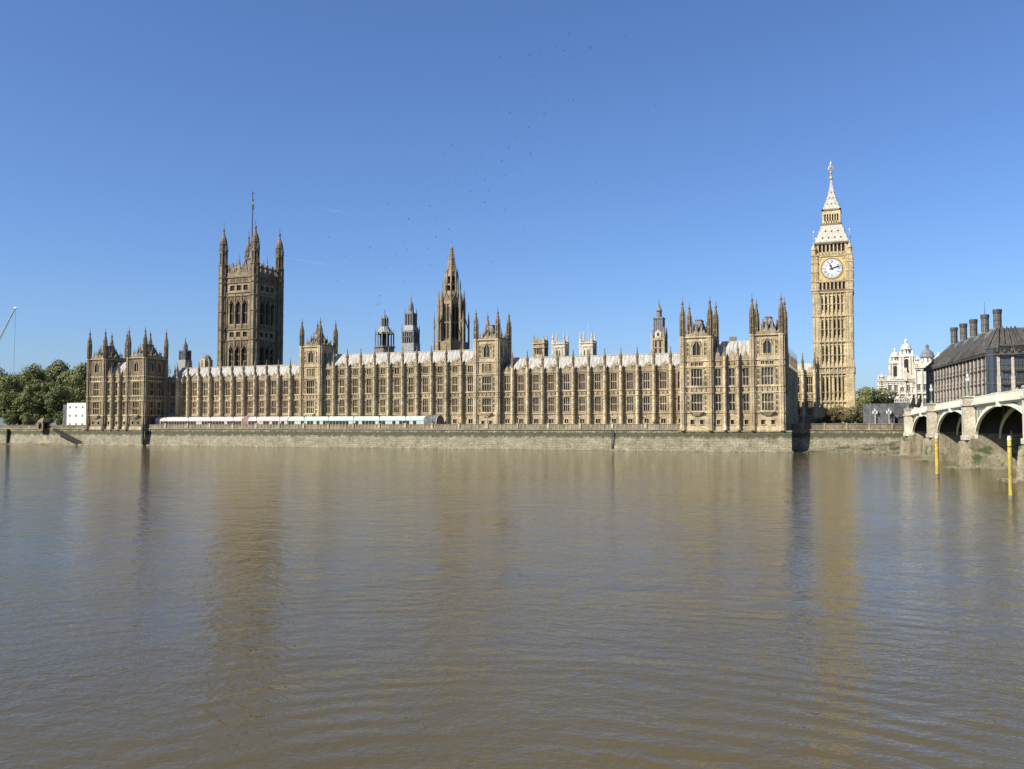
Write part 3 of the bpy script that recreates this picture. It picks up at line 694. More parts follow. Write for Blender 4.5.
# ------------------------------------------------------------------ clock tower
BX, BYF, BH = -11.1, 335.0, 6.1; BY = BYF + BH
ct = thing('clock_tower', (BX, BY, -1.3), 'tall golden stone clock tower with white dials and a pale pointed roof', 'clock tower')
def sides(cx, cy, h):
    return [lambda a, d, z: (cx + a, cy - h - d, z), lambda a, d, z: (cx + h + d, cy + a, z), lambda a, d, z: (cx - a, cy + h + d, z), lambda a, d, z: (cx - h - d, cy - a, z)]
m = MB('stone_gold', 'stone_trim', 'dark')
tiers = [(2.2, 18.4), (21.2, 29.5), (30.3, 38.7), (39.5, 47.2)]
slits = [-3.4, -2.05, -.68, .68, 2.05, 3.4]
for T_ in sides(BX, BY, BH):
    m.T = T_; ops = []
    for z0_, z1_ in tiers:
        for i, s_ in enumerate(slits):
            ops.append((s_ - .3, s_ + .3, z0_ + (7 if z0_ < 5 else .9), z1_ - .9))
    m.m('stone_gold'); m.panel(-BH, BH, -1.3, 48.2, ops, .35)
    m.m('dark')
    for i, o in enumerate(ops):
        if i % 6 in (0, 1, 3, 4): m.box(o[0] + .06, o[1] - .06, -.34, -.3, o[2] + 1.0, o[3] - .5)
    m.m('stone_gold')
    for o in ops: m.face([(o[0], -.35, o[2]), (o[1], -.35, o[2]), (o[1], -.35, o[3]), (o[0], -.35, o[3])])
    for e in (-4.2, -2.72, -1.37, 0, 1.37, 2.72, 4.2): m.box(e - .16, e + .16, 0, .38, 2.5, 47.6)
    m.m('stone_trim')
    for s_ in (8.6, 18.7, 20.9, 29.9, 39.1, 47.6): m.box(-BH, BH, 0, .5, s_ - .22, s_ + .22)
    for s_ in (12.0, 25.2, 34.4, 43.4): m.box(-4.2, 4.2, 0, .2, s_ - .1, s_ + .1)
    for i in range(12):
        e = -4.4 + i * .8; m.gable(e - .25, e + .25, 0, .3, 19, 20.6)
for sx in (-1, 1):
    for sy in (-1, 1):
        x, y = BX + sx * (BH - .55), BY + sy * (BH - .55); m.T = ident
        m.m('stone_gold'); m.box(x - 1.1, x + 1.1, y - 1.1, y + 1.1, -1.3, 48); m.box(x - 1.5, x + 1.5, y - 1.5, y + 1.5, -1.3, 19, .25, .25); m.box(x - 1.9, x + 1.9, y - 1.9, y + 1.9, -1.3, 7, .2, .2)
        m.m('stone_trim')
        for s_ in (8.6, 18.7, 20.9, 29.9, 39.1, 47.6): m.box(x - 1.3, x + 1.3, y - 1.3, y + 1.3, s_ - .25, s_ + .25)
        for dx, dy in ((1.1, .5), (1.1, -.5), (-1.1, .5), (-1.1, -.5), (.5, 1.1), (.5, -1.1), (-.5, 1.1), (-.5, -1.1)): m.box(x + dx - .13, x + dx + .13, y + dy - .13, y + dy + .13, 20, 47.6)
        pinnacle_into(m, x + sx * 1.2, y + sy * 1.2, 18.8, 23.4, .42)
part('shaft', m, ct)
# clock stage
CH = 6.75
m = MB('stone_gold', 'stone_trim', 'dark', 'gilt', 'stone_weathered')
m.T = ident; m.m('stone_gold'); m.box(BX - 6.1, BX + 6.1, BY - 6.1, BY + 6.1, 48.2, 62)
m.hull([(BX - 6.2, BY - 6.2, 47.4), (BX + 6.2, BY - 6.2, 47.4), (BX + 6.2, BY + 6.2, 47.4), (BX - 6.2, BY + 6.2, 47.4)], [(BX - 6.9, BY - 6.9, 48.6), (BX + 6.9, BY - 6.9, 48.6), (BX + 6.9, BY + 6.9, 48.6), (BX - 6.9, BY + 6.9, 48.6)])
for T_ in sides(BX, BY, 6.1):
    m.T = T_
    m.m('dark'); m.box(-4.7, 4.7, -.05, .05, 48.8, 51.3)
    m.m('stone_gold')
    for i in range(8):
        e = -4.55 + i * 1.3; m.box(e - .24, e + .24, 0, .6, 48.6, 51.2)
    for i in range(7): m.spandrel(-4.55 + i*1.3 + .2, -4.55 + (i+1)*1.3 - .2, 50.4, 51.2, .4, .4, 1)
    m.m('stone_trim'); m.box(-5, 5, 0, .75, 51.2, 51.8)
    m.m('gilt'); m.box(-4.75, 4.75, 0, .35, 51.8, 60.6)
    m.m('stone_gold')
    for a, b_ in ((-4.95, -4.55), (4.55, 4.95)): m.box(a, b_, 0, .62, 51.8, 60.6)
    m.box(-4.95, 4.95, 0, .6, 60.4, 60.9)
    for sx in (-1, 1):
        for sz in (-1, 1):    # spandrel bosses of the dial square
            m.m('stone_trim'); m.box(sx * 3.9 - .45, sx * 3.9 + .45, .35, .5, 56.1 + sz * 3.75 - .4, 56.1 + sz * 3.75 + .4, .12, 0)
    m.m('stone_trim')
    for i in range(9):
        e = -4.4 + i * 1.1; m.gable(e - .4, e + .4, 0, .5, 60.9, 62.3)
for sx in (-1, 1):
    for sy in (-1, 1):
        x, y = BX + sx * 5.85, BY + sy * 5.85; m.T = ident
        m.m('stone_gold'); m.box(x - 1.05, x + 1.05, y - 1.05, y + 1.05, 47.6, 61.0)
        m.m('stone_trim')
        for s_ in (48.4, 51.5, 55, 58.3, 61.0): m.box(x - 1.25, x + 1.25, y - 1.25, y + 1.25, s_ - .2, s_ + .2)
        for dx, dy in ((1.05, .4), (1.05, -.4), (-1.05, .4), (-1.05, -.4), (.4, 1.05), (.4, -1.05), (-.4, 1.05), (-.4, -1.05)): m.box(x + dx - .12, x + dx + .12, y + dy - .12, y + dy + .12, 48, 61)
        m.m('stone_trim'); m.lathe(x + sx*.2, y + sy*.2, [(61.2, 1.05), (63.0, .8), (63.1, 1.0), (63.5, .95), (65.0, .3), (65.2, .4), (65.5, .3), (65.7, .08), (70.2, .04)])
        m.m('gilt'); m.fr(x + sx*.2, y + sy*.2, 68.8, 69.5, .05, .3, 4); m.fr(x + sx*.2, y + sy*.2, 69.5, 70.2, .3, .03, 4)
stage = part('clock_stage', m, ct)
# dials
d = MB('dial', 'blue_black', 'gilt'); n = 48; Rr = 3.75
d.m('gilt'); d.hull([(4.0 * math.cos(6.2832*i/n), 0, 4.0 * math.sin(6.2832*i/n)) for i in range(n)], [(4.0 * math.cos(6.2832*i/n), -.14, 4.0 * math.sin(6.2832*i/n)) for i in range(n)])
d.m('blue_black'); d.hull([(Rr * math.cos(6.2832*i/n), 0, Rr * math.sin(6.2832*i/n)) for i in range(n)], [(Rr * math.cos(6.2832*i/n), -.16, Rr * math.sin(6.2832*i/n)) for i in range(n)])
d.m('dial'); d.hull([(3.62 * math.cos(6.2832*i/n), 0, 3.62 * math.sin(6.2832*i/n)) for i in range(n)], [(3.62 * math.cos(6.2832*i/n), -.18, 3.62 * math.sin(6.2832*i/n)) for i in range(n)])
def arcring(r0, r1, y, n=48):
    for i in range(n):
        a, b_ = 6.2832 * i / n, 6.2832 * (i + 1) / n
        d.face([(r0*math.cos(a), y, r0*math.sin(a)), (r1*math.cos(a), y, r1*math.sin(a)), (r1*math.cos(b_), y, r1*math.sin(b_)), (r0*math.cos(b_), y, r0*math.sin(b_))])
d.m('blue_black'); arcring(3.02, 3.16, -.195); arcring(1.95, 2.07, -.195); arcring(1.2, 1.27, -.195); arcring(3.44, 3.62, -.195)
for i in range(60):
    a = 6.2832 * i / 60; wq = .05 if i % 5 else .1
    c_, s_ = math.cos(a), math.sin(a)
    d.face([(3.13*c_ - wq*s_*.5, -.2, 3.13*s_ + wq*c_*.5), (3.4*c_ - wq*s_*.5, -.2, 3.4*s_ + wq*c_*.5), (3.4*c_ + wq*s_*.5, -.2, 3.4*s_ - wq*c_*.5), (3.13*c_ + wq*s_*.5, -.2, 3.13*s_ - wq*c_*.5)])
NUM = ['XII', 'I', 'II', 'III', 'IV', 'V', 'VI', 'VII', 'VIII', 'IX', 'X', 'XI']
adv = {'I': .22, 'V': .42, 'X': .42}
for k, s_ in enumerate(NUM):
    th = math.pi / 2 - k * math.pi / 6; er = (math.cos(th), math.sin(th)); et = (math.sin(th), -math.cos(th))
    P = lambda u, v: (er[0]*(2.5 + v) + et[0]*u, -.2, er[1]*(2.5 + v) + et[1]*u)
    u = -sum(adv[c_] for c_ in s_) / 2
    def bar(u0, v0, u1, v1, t=.085, kt=1.45): d.face([P(u0 - t*kt/2, v0), P(u0 + t*kt/2, v0), P(u1 + t*kt/2, v1), P(u1 - t*kt/2, v1)])
    for c_ in s_:
        w_ = adv[c_]; cu = u + w_ / 2
        if c_ == 'I': bar(cu, -.38, cu, .38, .1)
        elif c_ == 'V': bar(cu - .15, .38, cu, -.38, .1); bar(cu + .15, .38, cu, -.38, .06)
        else: bar(cu - .15, .38, cu + .15, -.38, .1); bar(cu + .15, .38, cu - .15, -.38, .06)
        u += w_
dial_me = d.mesh('dial')
def hand(L_, wd, ang, y):
    h = MB('blue_black'); th = math.pi / 2 - R(ang); er = (math.cos(th), math.sin(th)); et = (-er[1], er[0])
    P = lambda v, u, yy: (er[0]*v + et[0]*u, yy, er[1]*v + et[1]*u)
    pts = [(-L_*.28, -wd*.5), (-L_*.28, wd*.5), (L_*.1, wd*.45), (L_*.55, wd*.55), (L_*.75, wd*.3), (L_, 0), (L_*.75, -wd*.3), (L_*.55, -wd*.55), (L_*.1, -wd*.45)]
    h.hull([P(v, u_, y) for v, u_ in pts], [P(v, u_, y - .06) for v, u_ in pts]); return h.mesh('hand')
hh, mh = hand(2.1, .62, 336, -.24), hand(3.35, .34, 72, -.33)
for k, (dx, dy, rz) in enumerate(((0, -1, 0), (1, 0, 90), (0, 1, 180), (-1, 0, 270))):
    dl = put('clock_dial', dial_me, ct, (BX + dx * 6.47, BY + dy * 6.47, 56.1), R(rz))
    put('hour_hand', hh, dl, (BX + dx * 6.47, BY + dy * 6.47, 56.1)); put('minute_hand', mh, dl, (BX + dx * 6.47, BY + dy * 6.47, 56.1))
m = MB('stone_gold', 'stone_trim', 'dark', 'stone_weathered')     # belfry arcade
m.m('dark'); m.box(BX - 4.9, BX + 4.9, BY - 4.9, BY + 4.9, 62, 65.6)
for T_ in sides(BX, BY, 5.0):
    m.T = T_; m.m('stone_gold')
    for i in range(8):
        e = -4.55 + i * 1.3; m.box(e - .2, e + .2, 0, .4, 61.8, 65.4)
    for i in range(7): m.spandrel(-4.55 + i*1.3 + .2, -4.55 + (i+1)*1.3 - .2, 64.4, 65.2, .3, .3, 1)
    m.m('stone_weathered'); m.box(-5.6, 5.6, 0, .75, 65.2, 65.8); m.m('stone_trim'); m.box(-5.2, 5.2, 0, .5, 61.8, 62.3)
    m.m('stone_gold'); m.box(-5.2, -4.5, -.3, .3, 62, 65.4); m.box(4.5, 5.2, -.3, .3, 62, 65.4)
part('belfry', m, ct)
m = MB('roof_white', 'dark', 'stone_weathered')
def up(mb):
    mb.v = [(x, y, z + (0 if z < 66 else (z - 66) * .11 if z < 72 else .66 + (z - 72) * .055)) for x, y, z in mb.v]
m.box(BX - 5.7, BX + 5.7, BY - 5.7, BY + 5.7, 65.8, 66.2)
prof = [(66.2, 5.6), (68.5, 4.6), (71.8, 3.45)]
for (z0_, h0), (z1_, h1) in zip(prof, prof[1:]): m.hull([(BX - h0, BY - h0, z0_), (BX + h0, BY - h0, z0_), (BX + h0, BY + h0, z0_), (BX - h0, BY + h0, z0_)], [(BX - h1, BY - h1, z1_), (BX + h1, BY - h1, z1_), (BX + h1, BY + h1, z1_), (BX - h1, BY + h1, z1_)])
def dormers(rows):
    for T_ in sides(BX, BY, 0):
        m.T = T_
        for z, h, xs, s_ in rows:
            for x in xs: m.m('roof_white'); m.gable(x - s_*.7, x + s_*.7, h - .5, h + .35, z + s_*.5, z + s_*1.5); m.m('dark'); m.box(x - s_*.5, x + s_*.5, h - .4, h + .3, z - s_*.4, z + s_*.7)
    m.T = ident
dormers([(67.3, 5.1, (-3.1, -1.05, 1.05, 3.1), .38), (69.6, 4.15, (-2.1, 0, 2.1), .38)])
up(m); part('lower_roof', m, ct)
m = MB('gilt', 'dark', 'stone_weathered', 'stone_gold')            # lantern stage
m.m('stone_weathered'); m.box(BX - 3.6, BX + 3.6, BY - 3.6, BY + 3.6, 71.8, 72.4); m.m('dark'); m.box(BX - 2.6, BX + 2.6, BY - 2.6, BY + 2.6, 72.4, 76.6)
for T_ in sides(BX, BY, 2.7):
    m.T = T_; m.m('stone_gold')
    for i in range(7): e = -2.55 + i * .85; m.box(e - .17, e + .17, 0, .35, 72.4, 76.4)
    m.box(-3, 3, 0, .4, 75.6, 76.8); m.box(-3, 3, 0, .35, 72.4, 73.2); m.m('stone_weathered'); m.box(-3.3, 3.3, 0, .6, 76.8, 77.4)
    m.m('stone_gold'); m.box(-3.1, -2.5, -.2, .45, 72.4, 76.8); m.box(2.5, 3.1, -.2, .45, 72.4, 76.8)
up(m); part('lantern', m, ct)
m = MB('roof_white', 'dark', 'gilt')
prof = [(77.4, 3.0), (78.3, 2.6), (80.2, 1.85), (82.4, 1.2), (84.8, .68), (87.2, .32), (88.2, .3)]
for (z0_, h0), (z1_, h1) in zip(prof, prof[1:]): m.hull([(BX - h0, BY - h0, z0_), (BX + h0, BY - h0, z0_), (BX + h0, BY + h0, z0_), (BX - h0, BY + h0, z0_)], [(BX - h1, BY - h1, z1_), (BX + h1, BY - h1, z1_), (BX + h1, BY + h1, z1_), (BX - h1, BY + h1, z1_)])
dormers([(79.3, 2.2, (-1.3, 0, 1.3), .25), (81.6, 1.45, (-.6, .6), .22), (83.6, .95, (0,), .2)])
m.m('gilt'); m.lathe(BX, BY, [(88.2, .3), (88.5, .7), (89.2, .6), (89.3, .2), (90.3, .15), (90.4, .45), (91.1, .45), (91.2, .1), (95.0, .06)])
for q in range(4):
    a = q * math.pi / 2; m.tube((BX, BY, 91.6), (BX + 1.0 * math.cos(a), BY + 1.0 * math.sin(a), 92.2), .1, .12); m.tube((BX + 1.0 * math.cos(a), BY + 1.0 * math.sin(a), 91.9), (BX + .2 * math.cos(a), BY + .2 * math.sin(a), 93.4), .1, .05)
m.m('dial'); m.lathe(BX, BY, [(93.3, .1), (93.6, .32), (94.1, .32), (94.4, .1)])
up(m); part('spire', m, ct)

# ------------------------------------------------------------------ central octagonal spire tower
cx, cy = -169.5, 352
c_t = thing('spire_tower', (cx, cy, -1.3), 'octagonal brown spire tower bristling with pinnacles above the middle of the palace', 'tower')
K = cy / 345
def z_(v): return v * K
m = MB('stone_spire', 'dark', 'stone_spire')
m.m('stone_spire'); m.fr(cx, cy, -1.3, z_(36), 7.4, 7.2); m.fr(cx, cy, z_(34), z_(55), 5.0, 4.8)
for i in range(8):
    q = 2 * math.pi * i / 8 + math.pi / 8
    m.m('stone_spire'); x, y = cx + 5.6 * math.cos(q), cy + 5.6 * math.sin(q)
    m.box(x - .5, x + .5, y - .5, y + .5, z_(33), z_(53)); m.fr(x, y, z_(53), z_(58.5), .6, .03, 6)
    x2, y2 = cx + 7.6 * math.cos(q), cy + 7.6 * math.sin(q)
    m.box(x2 - .3, x2 + .3, y2 - .3, y2 + .3, z_(30), z_(45)); m.fr(x2, y2, z_(45), z_(49.5), .42, .03, 6)
    m.hull([(x2 - .15, y2 - .15, z_(41)), (x2 + .15, y2 - .15, z_(41)), (x2 + .15, y2 + .15, z_(41)), (x2 - .15, y2 + .15, z_(41))], [(x - .15, y - .15, z_(47)), (x + .15, y - .15, z_(47)), (x + .15, y + .15, z_(48)), (x - .15, y + .15, z_(48))])
    p = q + math.pi / 8; nx, ny = math.cos(p), math.sin(p); tx, ty = -ny, nx; h = 4.72
    m.T = lambda a, d, z, nx=nx, ny=ny, tx=tx, ty=ty: (cx + nx * d + tx * a, cy + ny * d + ty * a, z)
    for e in (-.75, .75): m.m('dark'); m.box(e - .48, e + .48, 4.4, 4.75, z_(37.5), z_(51))
    m.m('stone_spire'); m.box(-1.6, 1.6, 4.4, 4.95, z_(43.8), z_(44.4)); m.gable(-1.9, 1.9, 4.3, 4.9, z_(52), z_(57)); m.box(-1.9, 1.9, 4.4, 5.1, z_(35.5), z_(36.6))
    for e in (-1.45, 0, 1.45): m.box(e - .13, e + .13, 4.4, 4.95, z_(36.5), z_(52))
    m.T = ident
part('lower_stage', m, c_t)
m = MB('stone_spire', 'dark')
m.fr(cx, cy, z_(54), z_(58), 3.9, 3.1); m.m('dark'); m.fr(cx, cy, z_(57), z_(66), 1.9, 1.6); m.m('stone_spire')
for i in range(8):
    q = 2 * math.pi * i / 8 + math.pi / 8; x, y = cx + 2.7 * math.cos(q), cy + 2.7 * math.sin(q)
    m.box(x - .32, x + .32, y - .32, y + .32, z_(56.5), z_(65)); m.fr(x, y, z_(65), z_(68.5), .36, .03, 6)
    x, y = cx + 3.9 * math.cos(q), cy + 3.9 * math.sin(q); m.box(x - .2, x + .2, y - .2, y + .2, z_(54.5), z_(60.5)); m.fr(x, y, z_(60.5), z_(63.5), .26, .03, 6)
m.fr(cx, cy, z_(64.3), z_(67), 2.9, 2.3); m.fr(cx, cy, z_(60.4), z_(61), 2.9, 2.9)
part('lantern', m, c_t)
m = MB('stone_spire'); m.lathe(cx, cy, [(z_(66.8), 2.1), (z_(72), 1.2), (z_(72.1), 1.5), (z_(72.6), 1.4), (z_(72.7), 1.1), (z_(76.5), .55), (z_(76.6), .75), (z_(77), .7), (z_(77.1), .35), (z_(79.6), .04)])
for k in range(9):
    zz = 67.5 + k * 1.1; rr = 2.1 - k * .17
    for i in range(8): q = 2 * math.pi * i / 8 + math.pi / 8; m.fr(cx + rr * math.cos(q), cy + rr * math.sin(q), z_(zz), z_(zz + .7), .16, .02, 4)
part('spire', m, c_t)

# ------------------------------------------------------------------ lead ventilation turrets
def vent(name, cx, cy, prof_parts, label, k=1.0):
    root = thing(name, (cx, cy, 18), label, 'roof turret', 'turrets rising behind the palace roof')
    for nm, fn in prof_parts: mb = MB('roof_lead', 'stone_pale', 'dark', 'stone'); fn(mb, cx, cy); mb.v = [(cx + (x - cx) * k, cy + (y - cy) * k, z) for x, y, z in mb.v]; part(nm, mb, root)
    return root
def colonnade(m, cx, cy, z0, z1, r, n=8, w_=.22, core=.55, spike=2.0):
    m.m('dark'); m.fr(cx, cy, z0, z1, r * core, r * core)
    m.m('roof_lead')
    for i in range(n):
        q = 2 * math.pi * i / n + math.pi / n; x, y = cx + r * math.cos(q), cy + r * math.sin(q)
        m.box(x - w_, x + w_, y - w_, y + w_, z0, z1); m.fr(x * 1.0, y, z1, z1 + spike, w_ * 1.1, .02, 4)
def va_base(m, cx, cy): m.fr(cx, cy, 18, 32.4, 4.4, 4.1); m.fr(cx, cy, 32.4, 33.0, 4.5, 4.5)
def va_mid(m, cx, cy): colonnade(m, cx, cy, 33, 38.6, 3.9, 12, .2, .5, 2.0); m.m('lead_pale'); m.fr(cx, cy, 38, 38.7, 3.7, 3.7); m.lathe(cx, cy, [(38.7, 3.4), (39.8, 2.6), (41.2, 1.8)])
def va_top(m, cx, cy): colonnade(m, cx, cy, 41.2, 44.6, 1.4, 8, .16, .6, .8); m.m('roof_lead'); m.lathe(cx, cy, [(44.4, 1.5), (44.8, 1.4), (45.6, .8), (46.4, .25), (48.8, .04)])
vent('roof_turret', -184.2 * 1.01, 322.5, (('base', va_base), ('colonnade', va_mid), ('lantern', va_top)), 'squat grey lead roof turret with open columns, left one of the middle pair')
def vb_base(m, cx, cy): m.m('lead_pale'); m.box(cx - 3.6, cx + 3.6, cy - 3.6, cy + 3.6, 18, 33.8, .2, .2)
def vb_mid(m, cx, cy):
    m.m('dark'); m.box(cx - 2.8, cx + 2.8, cy - 2.8, cy + 2.8, 33.8, 38.8)
    for T_ in sides(cx, cy, 3.0):
        m.T = T_; m.m('roof_lead')
        for e in (-3, -1.8, -.6, .6, 1.8, 3): m.box(e - .22, e + .22, -.1, .25, 33.8, 38.8)
        m.box(-3.2, 3.2, 0, .3, 38.2, 39); m.box(-3.2, 3.2, 0, .25, 36.2, 36.6)
        for e in (-3.1, 3.1): m.fr(e, .1, 39, 42, .25, .02, 4)
    m.T = ident; m.m('lead_pale'); m.box(cx - 3.2, cx + 3.2, cy - 3.2, cy + 3.2, 39, 41.2, 1.0, 1.0)
def vb_top(m, cx, cy):
    m.m('dark'); m.box(cx - 1.9, cx + 1.9, cy - 1.9, cy + 1.9, 41.2, 45.6)
    for T_ in sides(cx, cy, 2.0):
        m.T = T_; m.m('roof_lead')
        for e in (-2, -.7, .7, 2): m.box(e - .3, e + .3, -.1, .2, 41.2, 46)
        m.box(-2.2, 2.2, -.1, .3, 45.6, 46.2)
        for e in (-2, 2): m.fr(e, .1, 46.2, 48.4, .2, .02, 4)
    m.T = ident; m.m('roof_lead'); m.lathe(cx, cy, [(46.2, 1.9), (47, 1.4), (48.6, 1.45), (50, 1.1), (51.2, .5), (52.3, .2), (54.6, .03)])
vent('roof_turret', -172.2 * 1.009, 322.5, (('base', vb_base), ('middle_stage', vb_mid), ('lantern', vb_top)), 'tall two-tiered grey roof turret with a pointed cap, right one of the middle pair', .84)
def tr_base(m, cx, cy):
    m.m('stone'); m.box(cx - 2.3, cx + 2.3, cy - 2.3, cy + 2.3, 15, 33.2)
    for T_ in sides(cx, cy, 2.3):
        m.T = T_; m.m('dark')
        for e in (-.85, .85): m.box(e - .38, e + .38, 0, .06, 26.8, 31.8)
        m.m('stone'); m.box(-2.5, 2.5, 0, .3, 32.2, 32.8); m.box(-2.3, 2.3, 0, .14, 29.2, 29.5)
        for e in (-2.2, 2.2): m.box(e - .35, e + .35, -.2, .35, 15, 33.6); m.fr(e, .1, 33.6, 37.4, .4, .03, 6)
def tr_mid(m, cx, cy):
    m.T = ident; m.m('roof_lead'); m.box(cx - 1.7, cx + 1.7, cy - 1.7, cy + 1.7, 33.2, 40.6)
    for T_ in sides(cx, cy, 1.7):
        m.T = T_; m.m('stone_pale'); m.box(-1.25, 1.25, 0, .35, 33.2, 35.0); m.gable(-1.4, 1.4, 0, .35, 35.0, 36.4); m.m('dark'); m.box(-.4, .4, .35, .4, 33.9, 35)
        m.m('roof_lead')
        for e in (-1.6, -.8, 0, .8, 1.6): m.box(e - .12, e + .12, 0, .14, 33.5, 40.6)
        m.box(-1.8, 1.8, 0, .3, 40.4, 40.9)
def tr_top(m, cx, cy): m.T = ident; m.m('roof_lead'); m.lathe(cx, cy, [(40.9, 1.4), (41.2, 1.1), (43.4, 1.0), (43.5, 1.3), (43.9, 1.2), (44.8, .7), (46.2, .2), (48.6, .04)])
vent('roof_turret', -72.4 * 1.007, 332.3, (('base', tr_base), ('lead_stage', tr_mid), ('cap', tr_top)), 'yellow stone turret with a dark lead cap behind the right half of the palace')
def tl_base(m, cx, cy): m.m('lead_pale'); m.box(cx - 2.7, cx + 2.7, cy - 2.7, cy + 2.7, 15, 31, .5, .5)
def tl_mid(m, cx, cy):
    m.m('dark'); m.box(cx - 1.6, cx + 1.6, cy - 1.6, cy + 1.6, 31, 35)
    for T_ in sides(cx, cy, 1.7):
        m.T = T_; m.m('roof_lead')
        for e in (-1.8, -.6, .6, 1.8): m.box(e - .25, e + .25, -.1, .2, 29.5, 35.2)
        m.box(-2, 2, 0, .3, 35, 35.6)
def tl_top(m, cx, cy): m.T = ident; m.m('roof_lead'); m.lathe(cx, cy, [(35.2, 1.9), (35.6, 1.3), (38.4, 1.2), (38.6, .9), (40.0, .35), (42.0, .04)])
vent('roof_turret', -297.8 * 1.003, 331.5, (('base', tl_base), ('open_stage', tl_mid), ('cap', tl_top)), 'small grey stepped roof turret between the left palace wing and square tower')
def dm_base(m, cx, cy):
    m.m('stone'); m.fr(cx, cy, 15, 31.2, 2.5, 2.5)
    for i in range(8):
        q = 2 * math.pi * i / 8 + math.pi / 8; m.box(cx + 2.6*math.cos(q) - .3, cx + 2.6*math.cos(q) + .3, cy + 2.6*math.sin(q) - .3, cy + 2.6*math.sin(q) + .3, 15, 30.8)
def dm_cap(m, cx, cy): m.m('roof_lead'); m.lathe(cx, cy, [(31, 2.4), (32, 2.1), (32.8, 1.3), (33.2, .3), (33.3, .05)])
vent('roof_turret', -284.7 * 1.003, 331, (('base', dm_base), ('dome', dm_cap)), 'short round domed roof turret just left of the square tower', .95)

# ------------------------------------------------------------------ abbey towers and the brown tower
def abbey(cx, cy, label, hw=5.3, z0=5, z1=50.6, tip=59, st='stone_portico', name='church_tower', cat='church tower', group='pale church towers beyond the palace', flag=False, wz=(30, 46)):
    root = thing(name, (cx, cy, -1.3), label, cat, group)
    m = MB(st, 'stone_weathered'); H = tip - z1
    m.box(cx - hw, cx + hw, cy - hw, cy + hw, -1.3, z1)
    for T_ in sides(cx, cy, hw):
        m.T = T_; m.m(st)
        for s_ in (z1 - 8.2, z1 - 1.9, z1 + .1): m.box(-hw, hw, 0, .5, s_ - .25, s_ + .25)
        for i in range(5): e = -hw * .55 + i * hw * .275; m.box(e - hw*.06, e + hw*.06, -.3, .1, z1, z1 + 1.8)
        m.box(-hw, hw, -.4, .1, z1 + 1.4, z1 + 1.9)
        for e in (-1, 1): m.box(e * hw * .5 - .12 * hw, e * hw * .5 + .12 * hw, 0, .35, z1 - 22, z1 - 2) if hw > 4 else None
    part('shaft', m, root)
    b_ = MB(st); b_.box(-hw * .18, hw * .18, -hw * .18, hw * .18, -1.3, z1 + 2)
    for k in range(3): b_.box(-hw * .21, hw * .21, -hw * .21, hw * .21, z1 - 14 + k * 7, z1 - 13.4 + k * 7)
    b_.lathe(0, 0, [(z1 + 2, hw * .2), (z1 + 2.6, hw * .12), (z1 + H * .45, hw * .11), (z1 + H * .46, hw * .16), (tip, .04)], 6); bmh = b_.mesh('corner_turret')
    for sx in (-1, 1):
        for sy in (-1, 1): put('corner_turret', bmh, root, (cx + sx * hw * .88, cy + sy * hw * .88, 0))
    w_ = MB('dark', st); w_.T = lambda a, d, z: (a, -d, z); w_.face([(-.8, .08, 0), (.8, .08, 0), (.8, .08, wz[1] - wz[0]), (-.8, .08, wz[1] - wz[0])]); w_.m(st); w_.box(-.12, .12, .08, .2, 0, wz[1] - wz[0]); w_.spandrel(-.8, .8, wz[1] - wz[0] - 1.3, wz[1] - wz[0], .2, .1, 1)
    wm = w_.mesh('window')
    for e in (-.32, .32):
        put('window', wm, root, (cx + e * hw, cy - hw, wz[0])); put('window', wm, root, (cx + hw, cy + e * hw, wz[0]), R(90))
    if flag: f = MB('white'); f.fr(cx + .3, cy, z1, z1 + 13.5, .12, .06, 6); part('flagpole', f, root)
    return root
abbey(-177.3, 524.2, 'white twin church tower nearer the middle of the palace roof', 4.1, wz=(38, 47))
abbey(-159.4, 524.2, 'white twin church tower to the right, with a thin flagpole', 4.1, flag=True, wz=(38, 47))
abbey(-146.6, 403.5, 'brown church tower with tall louvred openings, left of the two white towers', 2.8, 5, 39.6, 44.4, 'stone', 'church_tower', 'church tower', None, False, (34.5, 38.6))

# ------------------------------------------------------------------ river walls
rw = thing('river_wall', (-154, 266, WL), 'long stone river wall with a weedy stained face below the palace terrace', 'river wall')
m = MB('riverwall', 'granite'); m.T = front(0, 265.0)
def wallrun(m, a0, a1, d=0, top=-1.25, foot=True):
    m.m('riverwall'); m.hull([(a0, d + .9, -9), (a1, d + .9, -9), (a1, d - 2, -9), (a0, d - 2, -9)], [(a0, d + .1, top), (a1, d + .1, top), (a1, d - 2, top), (a0, d - 2, top)])
    m.m('granite'); m.box(a0, a1, d - .6, d + .35, top, top + .32)
    if foot: m.m('riverwall'); m.box(a0, a1, d + .3, d + 1.7, -9, WL + .45)
wallrun(m, -257.0, -50.0)
part('wall', m, rw)
m = MB('granite', 'stone_weathered'); m.T = front(0, 265.0)
m.m('granite'); m.box(-257, -50, -.45, -.1, -.95, .45); m.m('granite'); m.box(-257, -50, -.55, .02, .45, .62)
for i in range(int(207 / 1.32)):
    a = -257 + .4 + i * 1.32; m.m('stone_trim'); m.box(a, a + .22, -.1, .0, -.8, .45)
part('parapet', m, rw)
